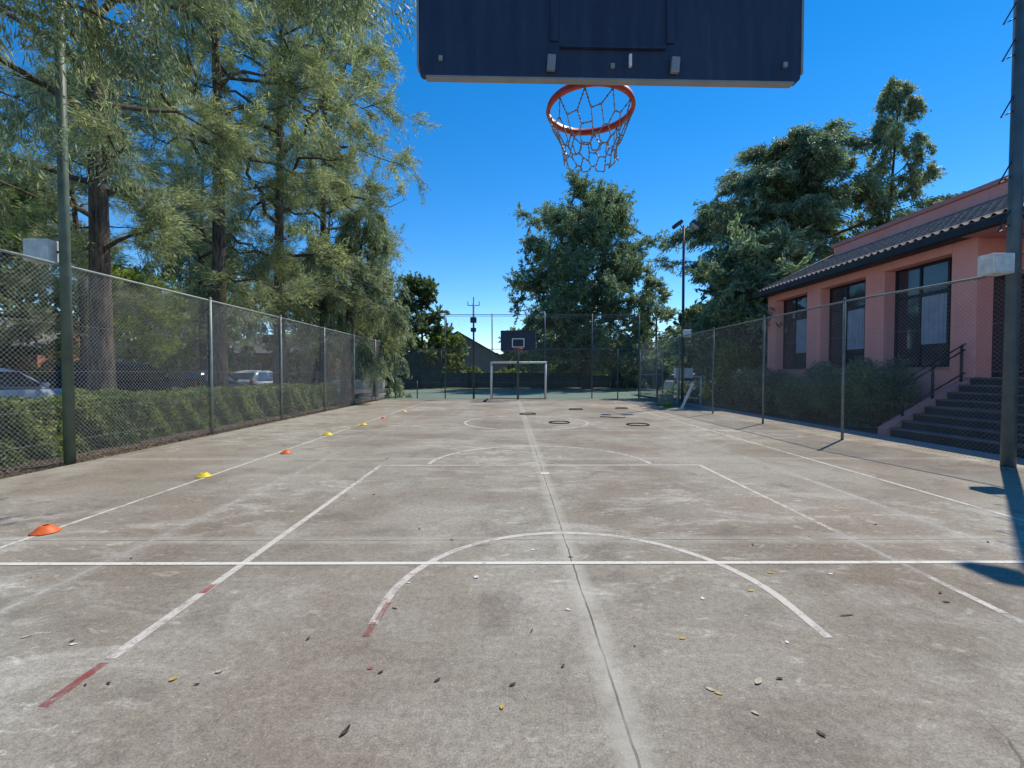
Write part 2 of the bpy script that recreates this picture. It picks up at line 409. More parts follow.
# court markings: thin sheets just above the slab
Z = .0024
def strip(mb, a, b, w, z=Z, seg=.5):
    a = Vector((*a, 0)); b = Vector((*b, 0)); t = (b - a).normalized(); n = Vector((-t.y, t.x, 0)) * w / 2
    k = max(1, int((b - a).length / seg)); vs = []; fs = []
    for i in range(k + 1):
        p = a.lerp(b, i / k); p.z = z; vs += [p - n, p + n]
    for i in range(k): fs.append((2 * i, 2 * i + 2, 2 * i + 3, 2 * i + 1))
    mb.add(vs, fs)
def arc(mb, c, r, a0, a1, w, z=Z, n=48):
    vs = []; fs = []
    for i in range(n + 1):
        a = a0 + (a1 - a0) * i / n
        for rr in (r - w / 2, r + w / 2): vs.append((c[0] + rr * math.cos(a), c[1] + rr * math.sin(a), z))
    for i in range(n): fs.append((2 * i, 2 * i + 2, 2 * i + 3, 2 * i + 1))
    mb.add(vs, fs)
CX = .47
wl = MB(); strip(wl, (-4.16, 3.31), (5.0, 3.31), .046, .0040)
strip(wl, (.44, 6.30), (.56, 6.30), .10, .0040)
struct(wl.build('end_line_marking', 'white_line'))
tl = MB(); strip(tl, (-4.165, 3.35), (-4.165, 21.29), .046, .0032); strip(tl, (4.97, 3.35), (4.97, 21.29), .046, .0032)
strip(tl, (-4.16, 21.32), (4.97, 21.32), .05, .0032)
struct(tl.build('sideline_markings', 'thin_line'))
kl = MB(); strip(kl, (-2.0, 2.2), (-2.0, 6.84), .058); strip(kl, (2.94, 4.0), (2.94, 6.84), .05)
strip(kl, (2.94, 2.6), (2.94, 3.1), .05)
strip(kl, (-2.03, 6.86), (2.97, 6.86), .055, Z + .0004)
arc(kl, (CX, 6.93), 1.74, R(1), R(179), .062)
arc(kl, (CX, 2.69), 1.25, 0, math.pi, .056)
strip(kl, (CX - 1.25, 2.50), (CX - 1.25, 2.69), .05); strip(kl, (CX + 1.25, 2.36), (CX + 1.25, 2.69), .05)
struct(kl.build('key_markings', 'worn_line'))
gm = MB(); strip(gm, (-3.05, 2.4), (-3.05, 7.3), .045, .0009); strip(gm, (4.0, 2.4), (4.0, 7.6), .05, .0009); strip(gm, (-4.1, 9.55), (4.9, 9.55), .055, .0014)
strip(gm, (-4.1, 12.3), (4.9, 12.3), .05, .0014); strip(gm, (-4.1, 15.3), (4.9, 15.3), .05, .0014); strip(gm, (-2.0, 17.7), (2.94, 17.7), .05, .0014)
strip(gm, (2.94, 2.0), (2.94, 2.6), .05, .0009); strip(gm, (2.94, 3.1), (2.94, 4.0), .05, .0009)
struct(gm.build('faded_line_markings', 'ghost_line'))
cc = MB(); arc(cc, (CX, 12.9), 1.77, 0, 2 * math.pi, .07, .0019, n=64)
struct(cc.build('centre_circle_marking', 'worn_line'))
rl = MB(); strip(rl, (-2.0, 1.88), (-2.0, 2.17), .045); strip(rl, (-2.0, 2.86), (-2.0, 2.98), .05, Z + .0022)
strip(rl, (CX - 1.25, 2.38), (CX - 1.25, 2.52), .038, Z + .0022); strip(rl, (CX - 1.235, 2.54), (CX - 1.225, 2.74), .034, Z + .0022)
struct(rl.build('red_line_markings', 'red_line'))

# ------------------------------------------------------------------ foliage
def blades(C, D, L, W, rng, flat=0.):
    """rhombic leaves: centres C, unit directions D, lengths L, widths W"""
    n = len(C)
    A = rng.normal(size=(n, 3)); A[:, 2] *= (1 - flat)
    S = np.cross(D, A); S /= np.linalg.norm(S, axis=1, keepdims=True) + 1e-9
    L = np.asarray(L).reshape(-1, 1); W = np.asarray(W).reshape(-1, 1)
    V = np.empty((n, 4, 3)); V[:, 0] = C - D * L / 2; V[:, 1] = C + S * W / 2; V[:, 2] = C + D * L / 2; V[:, 3] = C - S * W / 2
    return V.reshape(-1, 3), np.arange(4 * n).reshape(n, 4)
def unit(v): return v / (np.linalg.norm(v, axis=-1, keepdims=True) + 1e-9)

def tree(name, label, loc, seed, H, base, prof, tr, n_limb, n_sub, n_twig, n_blade, twigL, L, W, leaf, bark,
         elev=(10, 45), droop=.25, mode='spray', group=None, lean=(0, 0), wob=.25, cat='tree', spread=.4, top=1.0, subs=.3, extra=()):
    rng = np.random.default_rng(seed)
    root = thing(name, label, cat, loc, 0, group)
    mb = MB()
    nseg = 9
    ph = rng.uniform(0, 6.28, 2)
    def tp(t): return np.array([lean[0] * t ** 1.5 + wob * math.sin(3.1 * t + ph[0]) * t, lean[1] * t ** 1.5 + wob * math.sin(2.7 * t + ph[1]) * t, H * t])
    trad = lambda t: tr * (1 - .93 * t ** .85) * (1 + .35 * math.exp(-t * 40))
    mb.tube([tp(0) - [0, 0, .12]] + [tp(t) for t in np.linspace(0.01, .97, nseg)], [trad(0) * 1.1] + [trad(t) for t in np.linspace(0.01, .97, nseg)], 9)
    B = []; D = []
    for t0, end, nn in extra:                       # long reaching limbs
        p0 = tp(t0); e = np.array(end, float); ss = np.linspace(0, 1, 8)
        P = p0 + np.outer(ss, e - p0); P[:, 2] += .5 * np.sin(ss * math.pi)
        mb.tube(P, [.06 * (1 - .85 * q_) for q_ in ss], 6, False)
        for j in range(nn):
            q_ = rng.uniform(.35, 1.0); q = np.array([np.interp(q_, ss, P[:, k]) for k in range(3)])
            sdir = unit(rng.normal(size=3) * [1, 1, .25]); q2 = q + sdir * rng.uniform(.25, .8)
            mb.tube([q, q2], [.012, .005], 3, False)
            for k in range(n_twig):
                rn = rng.normal(size=3)
                B.append(q + (q2 - q) * rng.uniform(.1, 1)); D.append(np.array([rn[0] * .3 + sdir[0] * .35, rn[1] * .3 + sdir[1] * .35, -1.]))
    for i in range(n_limb):
        u = (i + rng.uniform(.1, .9)) / n_limb
        t = base + (top - base) * u ** .9 * .96
        az = i * 2.399 + rng.uniform(-.5, .5)
        ln = np.interp(u, [p[0] for p in prof], [p[1] for p in prof]) * rng.uniform(.72, 1.12)
        el = R(elev[0] + (elev[1] - elev[0]) * u + rng.uniform(-22, 22))
        hd = np.array([math.cos(az), math.sin(az), 0]); p0 = tp(t)
        ss = np.linspace(0, 1, 7); kink = rng.normal(size=(7, 3)) * .035 * ln; kink[0] = 0; bend = rng.uniform(-.4, .4); sd = np.array([-hd[1], hd[0], 0])
        P = p0 + np.outer(ss * ln * math.cos(el), hd) + np.outer(bend * ss ** 2 * ln, sd)
        P[:, 2] += ss * ln * math.sin(el) - droop * ln * ss ** 2.2
        P = P + kink
        r0 = min(trad(t) * .6, .018 * ln + .02)
        mb.tube(P, [max(.008, r0 * (1 - .9 * s)) for s in ss], 5, False)
        for j in range(n_sub):
            s = rng.uniform(.22, 1) if j else 1.
            q = np.array([np.interp(s, ss, P[:, k]) for k in range(3)])
            tang = unit(P[min(6, int(s * 6) + 1)] - P[min(5, int(s * 6))])
            sdir = unit(tang * .7 + rng.normal(size=3) * .55 + np.array([0, 0, .15 if mode == 'spray' else 0]))
            sl = ln * subs * rng.uniform(.5, 1.1) * (1.1 - .5 * s)
            q2 = q + sdir * sl; q2[2] -= droop * .4 * sl
            if j % 2 == 0: mb.tube([q, (q + q2) / 2 + rng.normal(size=3) * .04 * sl, q2], [max(.006, r0 * .3), .008, .005], 3, False)
            for k in range(n_twig):
                w = rng.uniform(.25, 1)
                B.append(q + (q2 - q) * w + rng.normal(size=3) * .08 * twigL)
                rn = rng.normal(size=3)
                if mode == 'weep': d = np.array([rn[0] * .28 + sdir[0] * .3, rn[1] * .28 + sdir[1] * .3, -1.])
                elif mode == 'leafy': d = rn + np.array([0, 0, .1])
                elif mode == 'cedar': d = np.array([sdir[0] + rn[0] * .35, sdir[1] + rn[1] * .35, -.35 + rn[2] * .15])
                else: d = sdir * .8 + rn * .42 + np.array([0, 0, .12])
                D.append(d)
    B = np.array(B); D = unit(np.array(D))
    nt_ = len(B)
    TL = twigL * rng.uniform(.6, 1.25, nt_)
    s = rng.uniform(0, 1, (nt_, n_blade))
    C = B[:, None, :] + D[:, None, :] * (s * TL[:, None])[:, :, None]
    if mode in ('spray',): C[:, :, 2] -= .18 * TL[:, None] * s ** 2
    C = C + rng.normal(size=C.shape) * (twigL * .085)
    BD = unit(D[:, None, :] + rng.normal(size=C.shape) * spread)
    if mode == 'spray': BD[:, :, 2] -= .25 * s; BD = unit(BD)
    if mode == 'cedar': BD[:, :, 2] -= .4; BD = unit(BD)
    n = nt_ * n_blade
    Vv, Q = blades(C.reshape(-1, 3), BD.reshape(-1, 3), L * rng.uniform(.6, 1.3, n), W * rng.uniform(.7, 1.3, n), rng)
    mb.build('trunk', bark, root, True)
    np_mesh('crown', Vv, Q, leaf, root)
    return root

def shrub(name, label, loc, seed, size, n, L, W, leaf, group=None, cat='shrub', lumps=9):
    """leafy bush: overlapping lumps of leaves over a few stems"""
    rng = np.random.default_rng(seed)
    root = thing(name, label, cat, loc, 0, group)
    sx, sy, sz = size
    mb = MB()
    cs = []
    for i in range(lumps):
        c = np.array([rng.uniform(-.6, .6) * sx, rng.uniform(-.6, .6) * sy, rng.uniform(.25, .78) * sz]); cs.append(c)
        mb.tube([(c[0] * .15, c[1] * .15, -.05), (c[0] * .6, c[1] * .6, c[2] * .5), tuple(c)], [.035, .022, .008], 5, False)
    mb.build('stem', 'bark', root, True)
    cs = np.array(cs); idx = rng.integers(0, lumps, n)
    d = unit(rng.normal(size=(n, 3))); r = rng.uniform(.35, 1, n) ** .5
    rad = np.array([sx, sy, sz]) * .42
    C = cs[idx] + d * r[:, None] * rad * rng.uniform(.85, 1.1, (n, 1))
    C[:, 2] = np.maximum(C[:, 2], .03)
    V, Q = blades(C, unit(d + rng.normal(size=d.shape) * .8), L * rng.uniform(.6, 1.3, n), W * rng.uniform(.7, 1.3, n), rng)
    np_mesh('foliage', V, Q, leaf, root)
    return root

def hedge(label, x0, x1, y0, y1, h, seed, n):
    rng = np.random.default_rng(seed)
    root = thing('hedge', label, 'hedge', ((x0 + x1) / 2, (y0 + y1) / 2, -.03), 0, 'clipped hedges along the left fence')
    w = x1 - x0; ln = y1 - y0
    # choose a face (front, back, top, ends), sit leaves near it
    which = rng.choice(5, n, p=[.42, .08, .38, .07, .05])
    u = rng.uniform(0, 1, n); v = rng.uniform(0, 1, n); depth = np.abs(rng.normal(size=n)) * .085 - .02 * (np.sin(rng.uniform(0, 40, n)) > .8)
    X = np.where(which == 0, w / 2 - depth, np.where(which == 1, -w / 2 + depth, (u - .5) * w))
    Y = np.where(which == 3, -ln / 2 + depth, np.where(which == 4, ln / 2 - depth, (v - .5) * ln))
    Zz = np.where(which == 2, h - depth, np.where(which <= 1, u, rng.uniform(0, 1, n)) * h)
    wv = .05 * np.sin(Y * 2.3 + seed) + .04 * np.sin(Y * 5.1 + 2 * Zz * 3) + .03 * np.sin(Y * 11 + Zz * 9)
    X = X + np.where(which == 0, wv, 0); Zz = Zz + np.where(which == 2, wv + .03 * np.sin(X * 9), 0)
    Zz = np.maximum(Zz, .02)
    C = np.stack([X, Y, Zz], 1)
    V, Q = blades(C, unit(rng.normal(size=(n, 3)) + [.3, 0, .35]), .080 * rng.uniform(.5, 1.3, n), .044 * rng.uniform(.6, 1.3, n), rng)
    np_mesh('foliage', V, Q, 'f_hedge', root)
    mb = MB(); k = int(ln / .35)
    for i in range(k):
        y = -ln / 2 + .2 + i * (ln - .4) / max(1, k - 1)
        for q in range(3):
            mb.tube([(rng.uniform(-.1, .1), y, -.03), (rng.uniform(-.35, .35) * w, y + rng.uniform(-.15, .15), h * .55), (rng.uniform(-.42, .42) * w, y + rng.uniform(-.25, .25), h * .9)], [.02, .013, .006], 4, False)
    mb.build('stem', 'bark', root)
    return root
hedge('clipped hedge nearest the camera behind the left fence', -9.0, -7.78, 3.5, 9.25, .99, 1, 62000)
hedge('clipped hedge in the middle of the left row, past the first big trunk', -8.95, -7.95, 9.45, 15.6, .98, 2, 50000)
hedge('farthest clipped hedge on the left, ending near the leaning dark trunk', -8.85, -7.85, 15.8, 20.2, .93, 3, 26000)

# casuarinas along the left fence
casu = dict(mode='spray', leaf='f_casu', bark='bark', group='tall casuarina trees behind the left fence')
pr = [(0, 2.6), (.25, 4.2), (.6, 4.2), (1, 1.4)]
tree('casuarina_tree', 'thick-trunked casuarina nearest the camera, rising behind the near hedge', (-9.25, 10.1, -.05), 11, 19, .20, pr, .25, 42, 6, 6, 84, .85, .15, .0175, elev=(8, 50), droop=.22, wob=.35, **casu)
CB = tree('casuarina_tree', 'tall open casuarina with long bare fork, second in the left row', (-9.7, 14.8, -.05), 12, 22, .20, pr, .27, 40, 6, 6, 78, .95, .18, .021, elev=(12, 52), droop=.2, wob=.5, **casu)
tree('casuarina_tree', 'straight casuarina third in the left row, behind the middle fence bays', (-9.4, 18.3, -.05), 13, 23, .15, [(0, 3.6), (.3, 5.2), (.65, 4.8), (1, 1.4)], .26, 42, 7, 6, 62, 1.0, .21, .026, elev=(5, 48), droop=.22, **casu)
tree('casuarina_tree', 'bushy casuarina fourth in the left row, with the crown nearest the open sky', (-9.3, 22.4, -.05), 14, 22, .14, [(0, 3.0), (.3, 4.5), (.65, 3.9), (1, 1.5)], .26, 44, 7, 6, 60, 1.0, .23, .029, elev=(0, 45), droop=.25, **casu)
for i, (x, y, sc_, lab) in enumerate([(-19.5, 12.5, .62, 'casuarina farthest left in the second row, beyond the parked cars'), (-18.5, 19.5, .66, 'casuarina in the second row, seen between the first and second near trunks'),
        (-18.8, 27.5, .75, 'casuarina in the second row, seen between the second and third near trunks'), (-13.5, 32.5, .78, 'casuarina standing at the far end of the car park'), (-24, 16, .6, 'short casuarina beyond the second row, at the left edge')]):
    r_ = dup(CB, (x, y, -.05), 1.3 * i + .6, lab, (sc_ * 1.25, sc_ * 1.25, sc_)); r_['group'] = 'casuarinas beyond the car park'
tree('leaning_tree', 'dark leaning trunk with drooping light foliage against the left fence corner', (-7.75, 21.2, -.05), 15, 9.5, .30, [(0, 1.9), (.5, 2.4), (1, .8)], .33, 22, 6, 6, 34, .9, .30, .04, 'f_euca', 'bark', elev=(5, 35), droop=.4, mode='weep', lean=(.5, .8))
# weeping eucalypt whose branches hang into the top of the frame
EU = tree('weeping_eucalypt', 'weeping eucalypt at the left edge, its long narrow leaves hanging into the top left', (-7.9, 5.0, -.05), 21, 11.5, .36, [(0, 2.3), (.5, 3.2), (1, 1.8)], .20, 26, 8, 7, 26, .75, .15, .022, 'f_euca', 'bark_pale', elev=(15, 45), droop=.32, mode='weep', spread=.45, extra=((.55, (5.9, 2.4, 7.7), 46), (.6, (5.3, 3.3, 8.4), 30), (.5, (2.6, 2.2, 6.5), 22)))

# mid and far trees
tree('bushy_tree', 'drooping olive-green tree just behind the far left fence corner', (-8.2, 27.2, -.05), 31, 7.5, .18, [(0, 2.0), (.4, 2.8), (1, .8)], .16, 24, 6, 6, 22, .8, .30, .07, 'f_euca', 'bark', elev=(10, 50), droop=.4, mode='weep')
tree('bushy_tree', 'round dark-green tree beyond the far left fence corner', (-8.6, 43.5, -.05), 32, 10.2, .2, [(0, 2.8), (.5, 3.4), (1, 1.2)], .22, 26, 7, 5, 20, .8, .38, .16, 'f_mid', 'bark', elev=(0, 60), droop=.15, mode='leafy')
tree('big_eucalypt', 'large round-crowned eucalypt in the centre, under the near hoop', (7.4, 42.5, -.05), 33, 19.4, .13, [(0, 4.4), (.2, 5.8), (.5, 6.7), (.8, 6.4), (1, 4.8)], .42, 80, 9, 7, 42, 1.15, .28, .10, 'f_blue', 'bark_pale', elev=(-8, 52), droop=.22, mode='leafy', spread=.8, wob=.6, subs=.30, top=.82)
tree('airy_tree', 'pale airy pointed tree just right of the big central eucalypt', (13.2, 40.5, -.05), 34, 10.2, .15, [(0, 2.6), (.4, 2.3), (1, .4)], .18, 26, 6, 5, 20, .7, .34, .07, 'f_euca', 'bark', elev=(5, 30), droop=.1, mode='spray')
tree('dark_cedar', 'huge dark feathery cedar behind the left end of the pink building', (16.3, 26.0, -.05), 35, 14.4, .07, [(0, 6.0), (.3, 7.0), (.6, 5.6), (.85, 3.8), (1, 1.6)], .5, 104, 10, 7, 40, 1.0, .26, .058, 'f_dark', 'bark', elev=(5, 45), droop=.3, mode='cedar', subs=.32)
tree('slim_eucalypt', 'slim open eucalypt rising above the pink building roof', (19.3, 23.6, -.05), 36, 16.6, .5, [(0, 1.6), (.4, 1.9), (.8, 1.7), (1, .7)], .2, 26, 6, 6, 22, .7, .26, .06, 'f_euca', 'bark', elev=(15, 50), droop=.2, mode='weep', spread=.7, lean=(1.2, 0))
tree('bushy_tree', 'lower dark tree between the far light pole and the pink building', (11.9, 21.6, -.05), 37, 7.4, .14, [(0, 2.8), (.5, 3.3), (1, 1.4)], .18, 40, 8, 6, 22, .8, .28, .09, 'f_dark', 'bark', elev=(0, 50), droop=.15, mode='leafy')
tree('bushy_tree', 'sunlit yellow-green tree beyond the windscreen, right of the dark round tree', (-7.4, 48, -.05), 38, 5.0, .2, [(0, 2.4), (.5, 2.8), (1, 1.0)], .18, 22, 7, 5, 16, .9, .4, .18, 'f_lite', 'bark', elev=(0, 60), droop=.1, mode='leafy')

# tree row beyond the car park: three kinds, copied
kinds = []
kinds.append(tree('broadleaf_tree', 'dense mid-green tree beyond the car park, behind the first parked car', (-22, 13, -.05), 41, 9, .18, [(0, 3.0), (.5, 3.6), (1, 1.4)], .24, 24, 7, 5, 20, .9, .26, .12, 'f_mid', 'bark', elev=(0, 55), droop=.15, mode='leafy', group='trees beyond the car park'))
kinds.append(tree('broadleaf_tree', 'yellow-green tree at the far left edge, hanging over the parked cars', (-16.5, 10.2, -.05), 42, 6.2, .28, [(0, 2.4), (.5, 2.8), (1, 1.2)], .14, 22, 7, 6, 18, .8, .20, .09, 'f_lite', 'bark', elev=(0, 45), droop=.3, mode='leafy', group='trees beyond the car park'))
kinds.append(tree('broadleaf_tree', 'grey-green drooping tree beyond the car park, between the second and third casuarina trunks', (-20, 30, -.05), 43, 11, .15, [(0, 3.2), (.5, 4.0), (1, 1.6)], .24, 26, 7, 5, 22, 1.0, .32, .09, 'f_euca', 'bark', elev=(5, 55), droop=.35, mode='weep', group='trees beyond the car park'))
rest = [(0, -26, 22, 1.15, 'tall mid-green tree behind the terracotta house'), (0, -15.5, 34.5, 1.0, 'mid-green tree at the far end of the car park'),
        (2, -27, 38, 1.3, 'tall grey-green tree far behind the silver car'), (1, -19.5, 23, 1.05, 'yellow-green tree behind the second dark car'),
        (2, -12.5, 41, 1.0, 'grey-green tree behind the far left fence, near the dark windscreen'), (0, -33, 30, 1.5, 'large mid-green tree farthest behind the houses on the left'),
        (1, -24, 17.5, .7, 'small yellow-green tree in front of the terracotta house')]
for i, (k, x, y, s, lab) in enumerate(rest):
    dup(kinds[k], (x, y, -.05), i * 1.3 + .7, lab, s)
# trees beyond the green court
bk = tree('background_tree', 'mid-green tree behind the windscreen, left of the grey gabled house', (-15, 52, -.05), 44, 8, .15, [(0, 3), (.5, 3.6), (1, 1.3)], .25, 24, 7, 5, 14, 1.0, .5, .24, 'f_mid', 'bark', elev=(0, 60), droop=.15, mode='leafy', group='trees beyond the green court')
bk2 = tree('background_tree', 'blue-green tree right of the far backboard', (3.3, 56, -.05), 45, 7.8, .15, [(0, 3), (.5, 3.4), (1, 1.3)], .25, 24, 7, 5, 14, 1.0, .5, .2, 'f_blue', 'bark', elev=(0, 60), droop=.2, mode='leafy', group='trees beyond the green court')
for i, (src, x, y, s, lab) in enumerate([(bk2, 14.5, 50, .8, 'blue-green tree behind the airy pale tree'), (bk, 18.5, 44, .85, 'mid-green tree in the gap left of the dark cedar'),
        (bk, 10.5, 58, .8, 'mid-green tree far behind the big central eucalypt'), (bk2, -20, 60, 1.2, 'blue-green tree far left behind the windscreen'),
        (bk, 1.0, 72, .9, 'mid-green tree farthest off, above the grey house roof'), (bk2, 25, 38, 1.1, 'blue-green tree hidden low behind the dark cedar'),
        (bk, 24, 56, 1.1, 'mid-green tree farthest right beyond the green court')]):
    dup(src, (x, y, -.05), i * 1.1 + .4, lab, s)
sh = shrub('shrub', 'sunlit yellow-green shrub behind the goal, below the far backboard', (-.6, 46.5, -.05), 51, (1.9, 1.2, 1.9), 5000, .26, .13, 'f_lite', 'shrubs behind the green court')
for i, (x, y, s, lab) in enumerate([(4.0, 46, 1.25, 'sunlit yellow-green shrub left of the central trunk'), (-3.2, 47.2, 1.1, 'sunlit yellow-green shrub below the gabled house'), (13.8, 45.5, 1.15, 'sunlit yellow-green shrub right of the central trunk')]):
    dup(sh, (x, y, -.05), i * 2., lab, s)
# shrubs by the pink building
shrub('shrub', 'round dark shrub left of the pink building corner', (9.75, 16.9, -.04), 52, (1.25, 1.6, 1.45), 16000, .10, .045, 'f_dark', 'shrubs along the pink building')
shrub('shrub', 'broad dark shrub under the middle window of the pink building', (9.75, 14.0, -.04), 53, (1.0, 1.5, 1.6), 18000, .09, .035, 'f_blue', 'shrubs along the pink building')
shrub('shrub', 'spiky blue-green shrub beside the stairs of the pink building', (9.8, 11.9, -.04), 54, (.95, 1.0, 1.65), 15000, .12, .022, 'f_blue', 'shrubs along the pink building')
shrub('shrub', 'sparse sunlit shrub behind the right fence, beyond the pink building', (10.3, 20.1, -.04), 55, (1.4, 1.4, 2.9), 6000, .14, .06, 'f_lite', 'shrubs along the pink building')

# leaf litter on the soil strip
rng = np.random.default_rng(5)
n = 9000
C = np.stack([-6.9 - np.abs(rng.normal(size=n)) * .55 + .05, rng.uniform(3, 24, n), -.012 + rng.uniform(0, .012, n)], 1)
D = unit(rng.normal(size=(n, 3)) * [1, 1, .12])
V, Q = blades(C, D, rng.uniform(.02, .07, n), rng.uniform(.008, .025, n), rng, .0)
V[:, 2] = np.clip(V[:, 2], -.022, .03)
struct(np_mesh('leaf_litter', V, Q, 'f_litter'), 'stuff')

# ------------------------------------------------------------------ fences
def wires(a, b, z0, z1, pitch, r, off=.004):
    a = np.array(a, float); b = np.array(b, float); Ln = np.linalg.norm(b - a); t = (b - a) / Ln; nrm = np.array([-t[1], t[0]])
    H = z1 - z0; segs = []
    s = pitch * math.sqrt(2)
    for sg in (1, -1):
        for u0 in np.arange(-H, Ln, s) if sg == 1 else np.arange(0, Ln + H, s):
            # u = u0 + sg*v , v in 0..H
            v0, v1 = 0., H
            if sg == 1: v0 = max(0, -u0); v1 = min(H, Ln - u0)
            else: v0 = max(0, u0 - Ln); v1 = min(H, u0)
            if v1 - v0 < .01: continue
            pu = [(u0 + sg * v0, v0), (u0 + sg * v1, v1)]
            segs.append([[*(a + t * u + nrm * off * sg), z0 + v] for u, v in pu])
    return segs, nrm, t
def prisms(segs, r):
    S = np.array(segs); P = S[:, 0]; Qp = S[:, 1]
    d = unit(Qp - P); ref = np.tile([[0, 0, 1.]], (len(d), 1)); ref[np.abs(d[:, 2]) > .9] = [1, 0, 0]
    A = unit(np.cross(d, ref)); Bv = np.cross(d, A)
    V = np.empty((len(S), 6, 3))
    for k in range(3):
        an = 2 * math.pi * k / 3; o = (A * math.cos(an) + Bv * math.sin(an)) * r
        V[:, k] = P + o; V[:, 3 + k] = Qp + o
    base = np.arange(len(S))[:, None, None] * 6
    q = np.array([[0, 1, 4, 3], [1, 2, 5, 4], [2, 0, 3, 5]])[None]
    return V.reshape(-1, 3), (base + q).reshape(-1, 4)
def fence(label, line, posts, h, mat_post, mat_wire='galv', pitch=.051, wr=.0016, r_post=.028, extra_wires=(.35, .85, 1.45, 2.2), skip=()):
    root = thing('chain_link_fence', label, 'fence', (line[0][0], line[0][1], 0), 0, 'chain link fences round the court')
    ox, oy = line[0]
    segs = []
    rail = MB(); rail.tube([(x - ox, y - oy, h) for x, y in line], .021, 8)
    rail.build('top_rail', mat_post, root, True)
    for a, b in zip(line[:-1], line[1:]):
        a2 = (a[0] - ox, a[1] - oy); b2 = (b[0] - ox, b[1] - oy)
        s, nrm, t = wires(a2, b2, .03, h - .02, pitch, wr); segs += s
        for z in extra_wires:
            zz = z; segs.append([[a2[0] + nrm[0] * .007, a2[1] + nrm[1] * .007, zz], [b2[0] + nrm[0] * .007, b2[1] + nrm[1] * .007, zz + .01]])
    V, Q = prisms(segs, wr)
    np_mesh('chain_link_mesh', V, Q, mat_wire, root)
    for x, y in posts:
        m = MB(); m.tube([(x - ox, y - oy, -.1), (x - ox, y - oy, h + .03)], r_post, 10); m.lathe([(r_post * 1.15, 0), (r_post * 1.1, .03), (.004, .05)], (x - ox, y - oy, h + .03), 10)
        m.build('post', mat_post, root, True)
    return root
XL = -7.05
fl = fence('long chain-link fence along the left side of the court, in front of the hedge', [(XL, 1.0), (XL, 24.9)], [(XL + .03, y) for y in (4.2, 10.5, 13.7, 16.9, 20.1, 23.3)], 3.13, 'galv_post')
RL = [(7.95, 1.0), (7.64, 6.6), (7.17, 9.5), (7.17, 24.9)]
fr = fence('chain-link fence along the right side of the court, in front of the pink building', RL, [(7.14, y) for y in (9.5, 12.5, 15.6, 18.75, 21.6)] + [(7.85, 2.6)], 2.96, 'dull_post', 'shaded_wire', wr=.0018)
# far fence: low mesh with taller posts and two upper rails
ff = thing('chain_link_fence', 'tall far fence behind the goal with two thin rails above its mesh', 'fence', (XL, 24.95, 0), 0, 'chain link fences round the court')
segs, nrm, t = wires((.6, 0), (14.25, 0), .03, 2.75, .075, .0022)
for z in (.9, 1.5, 2.1): segs.append([[.6, .007, z], [14.25, .007, z]])
s2, _, _ = wires((3.4, 0), (14.25, 0), 2.8, 4.6, .16, .002); segs += s2
V, Q = prisms(segs, .0022); np_mesh('chain_link_mesh', V, Q, 'shaded_wire', ff)
for z, a in ((2.77, .6), (4.68, 2.4), (4.60, 2.4)):
    MB().tube([(a, 0, z), (14.25, 0, z)], .022 if z != 4.6 else .010, 6).build('rail', 'blue_pole', ff)
for x, h in ((.62, 2.8), (1.85, 1.0), (3.42, 4.75), (6.05, 4.75), (9.0, 4.75), (11.65, 4.75), (13.1, 2.75), (14.28, 4.75)):
    MB().tube([(x, 0, -.1), (x, 0, h)], .032, 8).build('post', 'blue_pole', ff, True)

# windscreen fence behind the green court
ws = thing('windscreen_fence', 'dark green cloth windscreen fence at the back of the green court', 'fence', (0, 41.2, 0))
for x0, x1, h in ((-10.5, -6.4, 3.4), (-6.3, 3.4, 1.45), (3.5, 9.3, 1.2), (9.4, 14.5, 1.7)):
    m = MB(); nn = 16
    vs = []; fs = []
    for i in range(nn + 1):
        x = x0 + (x1 - x0) * i / nn; sag = .05 * math.sin(i * 1.9)
        for z in (.1, h * .5, h + sag * .4):
            for yy in (-.006, .006): vs.append((x, sag + yy, z))
    for i in range(nn):
        for k in range(2):
            o = i * 6 + k * 2; fs += [(o, o + 6, o + 8, o + 2), (o + 1, o + 3, o + 9, o + 7)]
    m.add(vs, fs); m.build('cloth_panel', 'screen', ws, True)
for x, h in ((-10.55, 3.5), (-8.4, 3.5), (-6.35, 3.5), (-3.1, 2.1), (.2, 2.1), (3.45, 2.1), (6.5, 1.9), (9.35, 2.2), (14.6, 2.2)):
    MB().tube([(x, -.08, -.1), (x, -.08, h)], .04, 8).build('post', 'dark_metal', ws, True)
for k in range(7): MB().box((-10.3, -.13, .5 + k * .42), (.16, .03, .12)).build('tie', 'white_paint', ws)


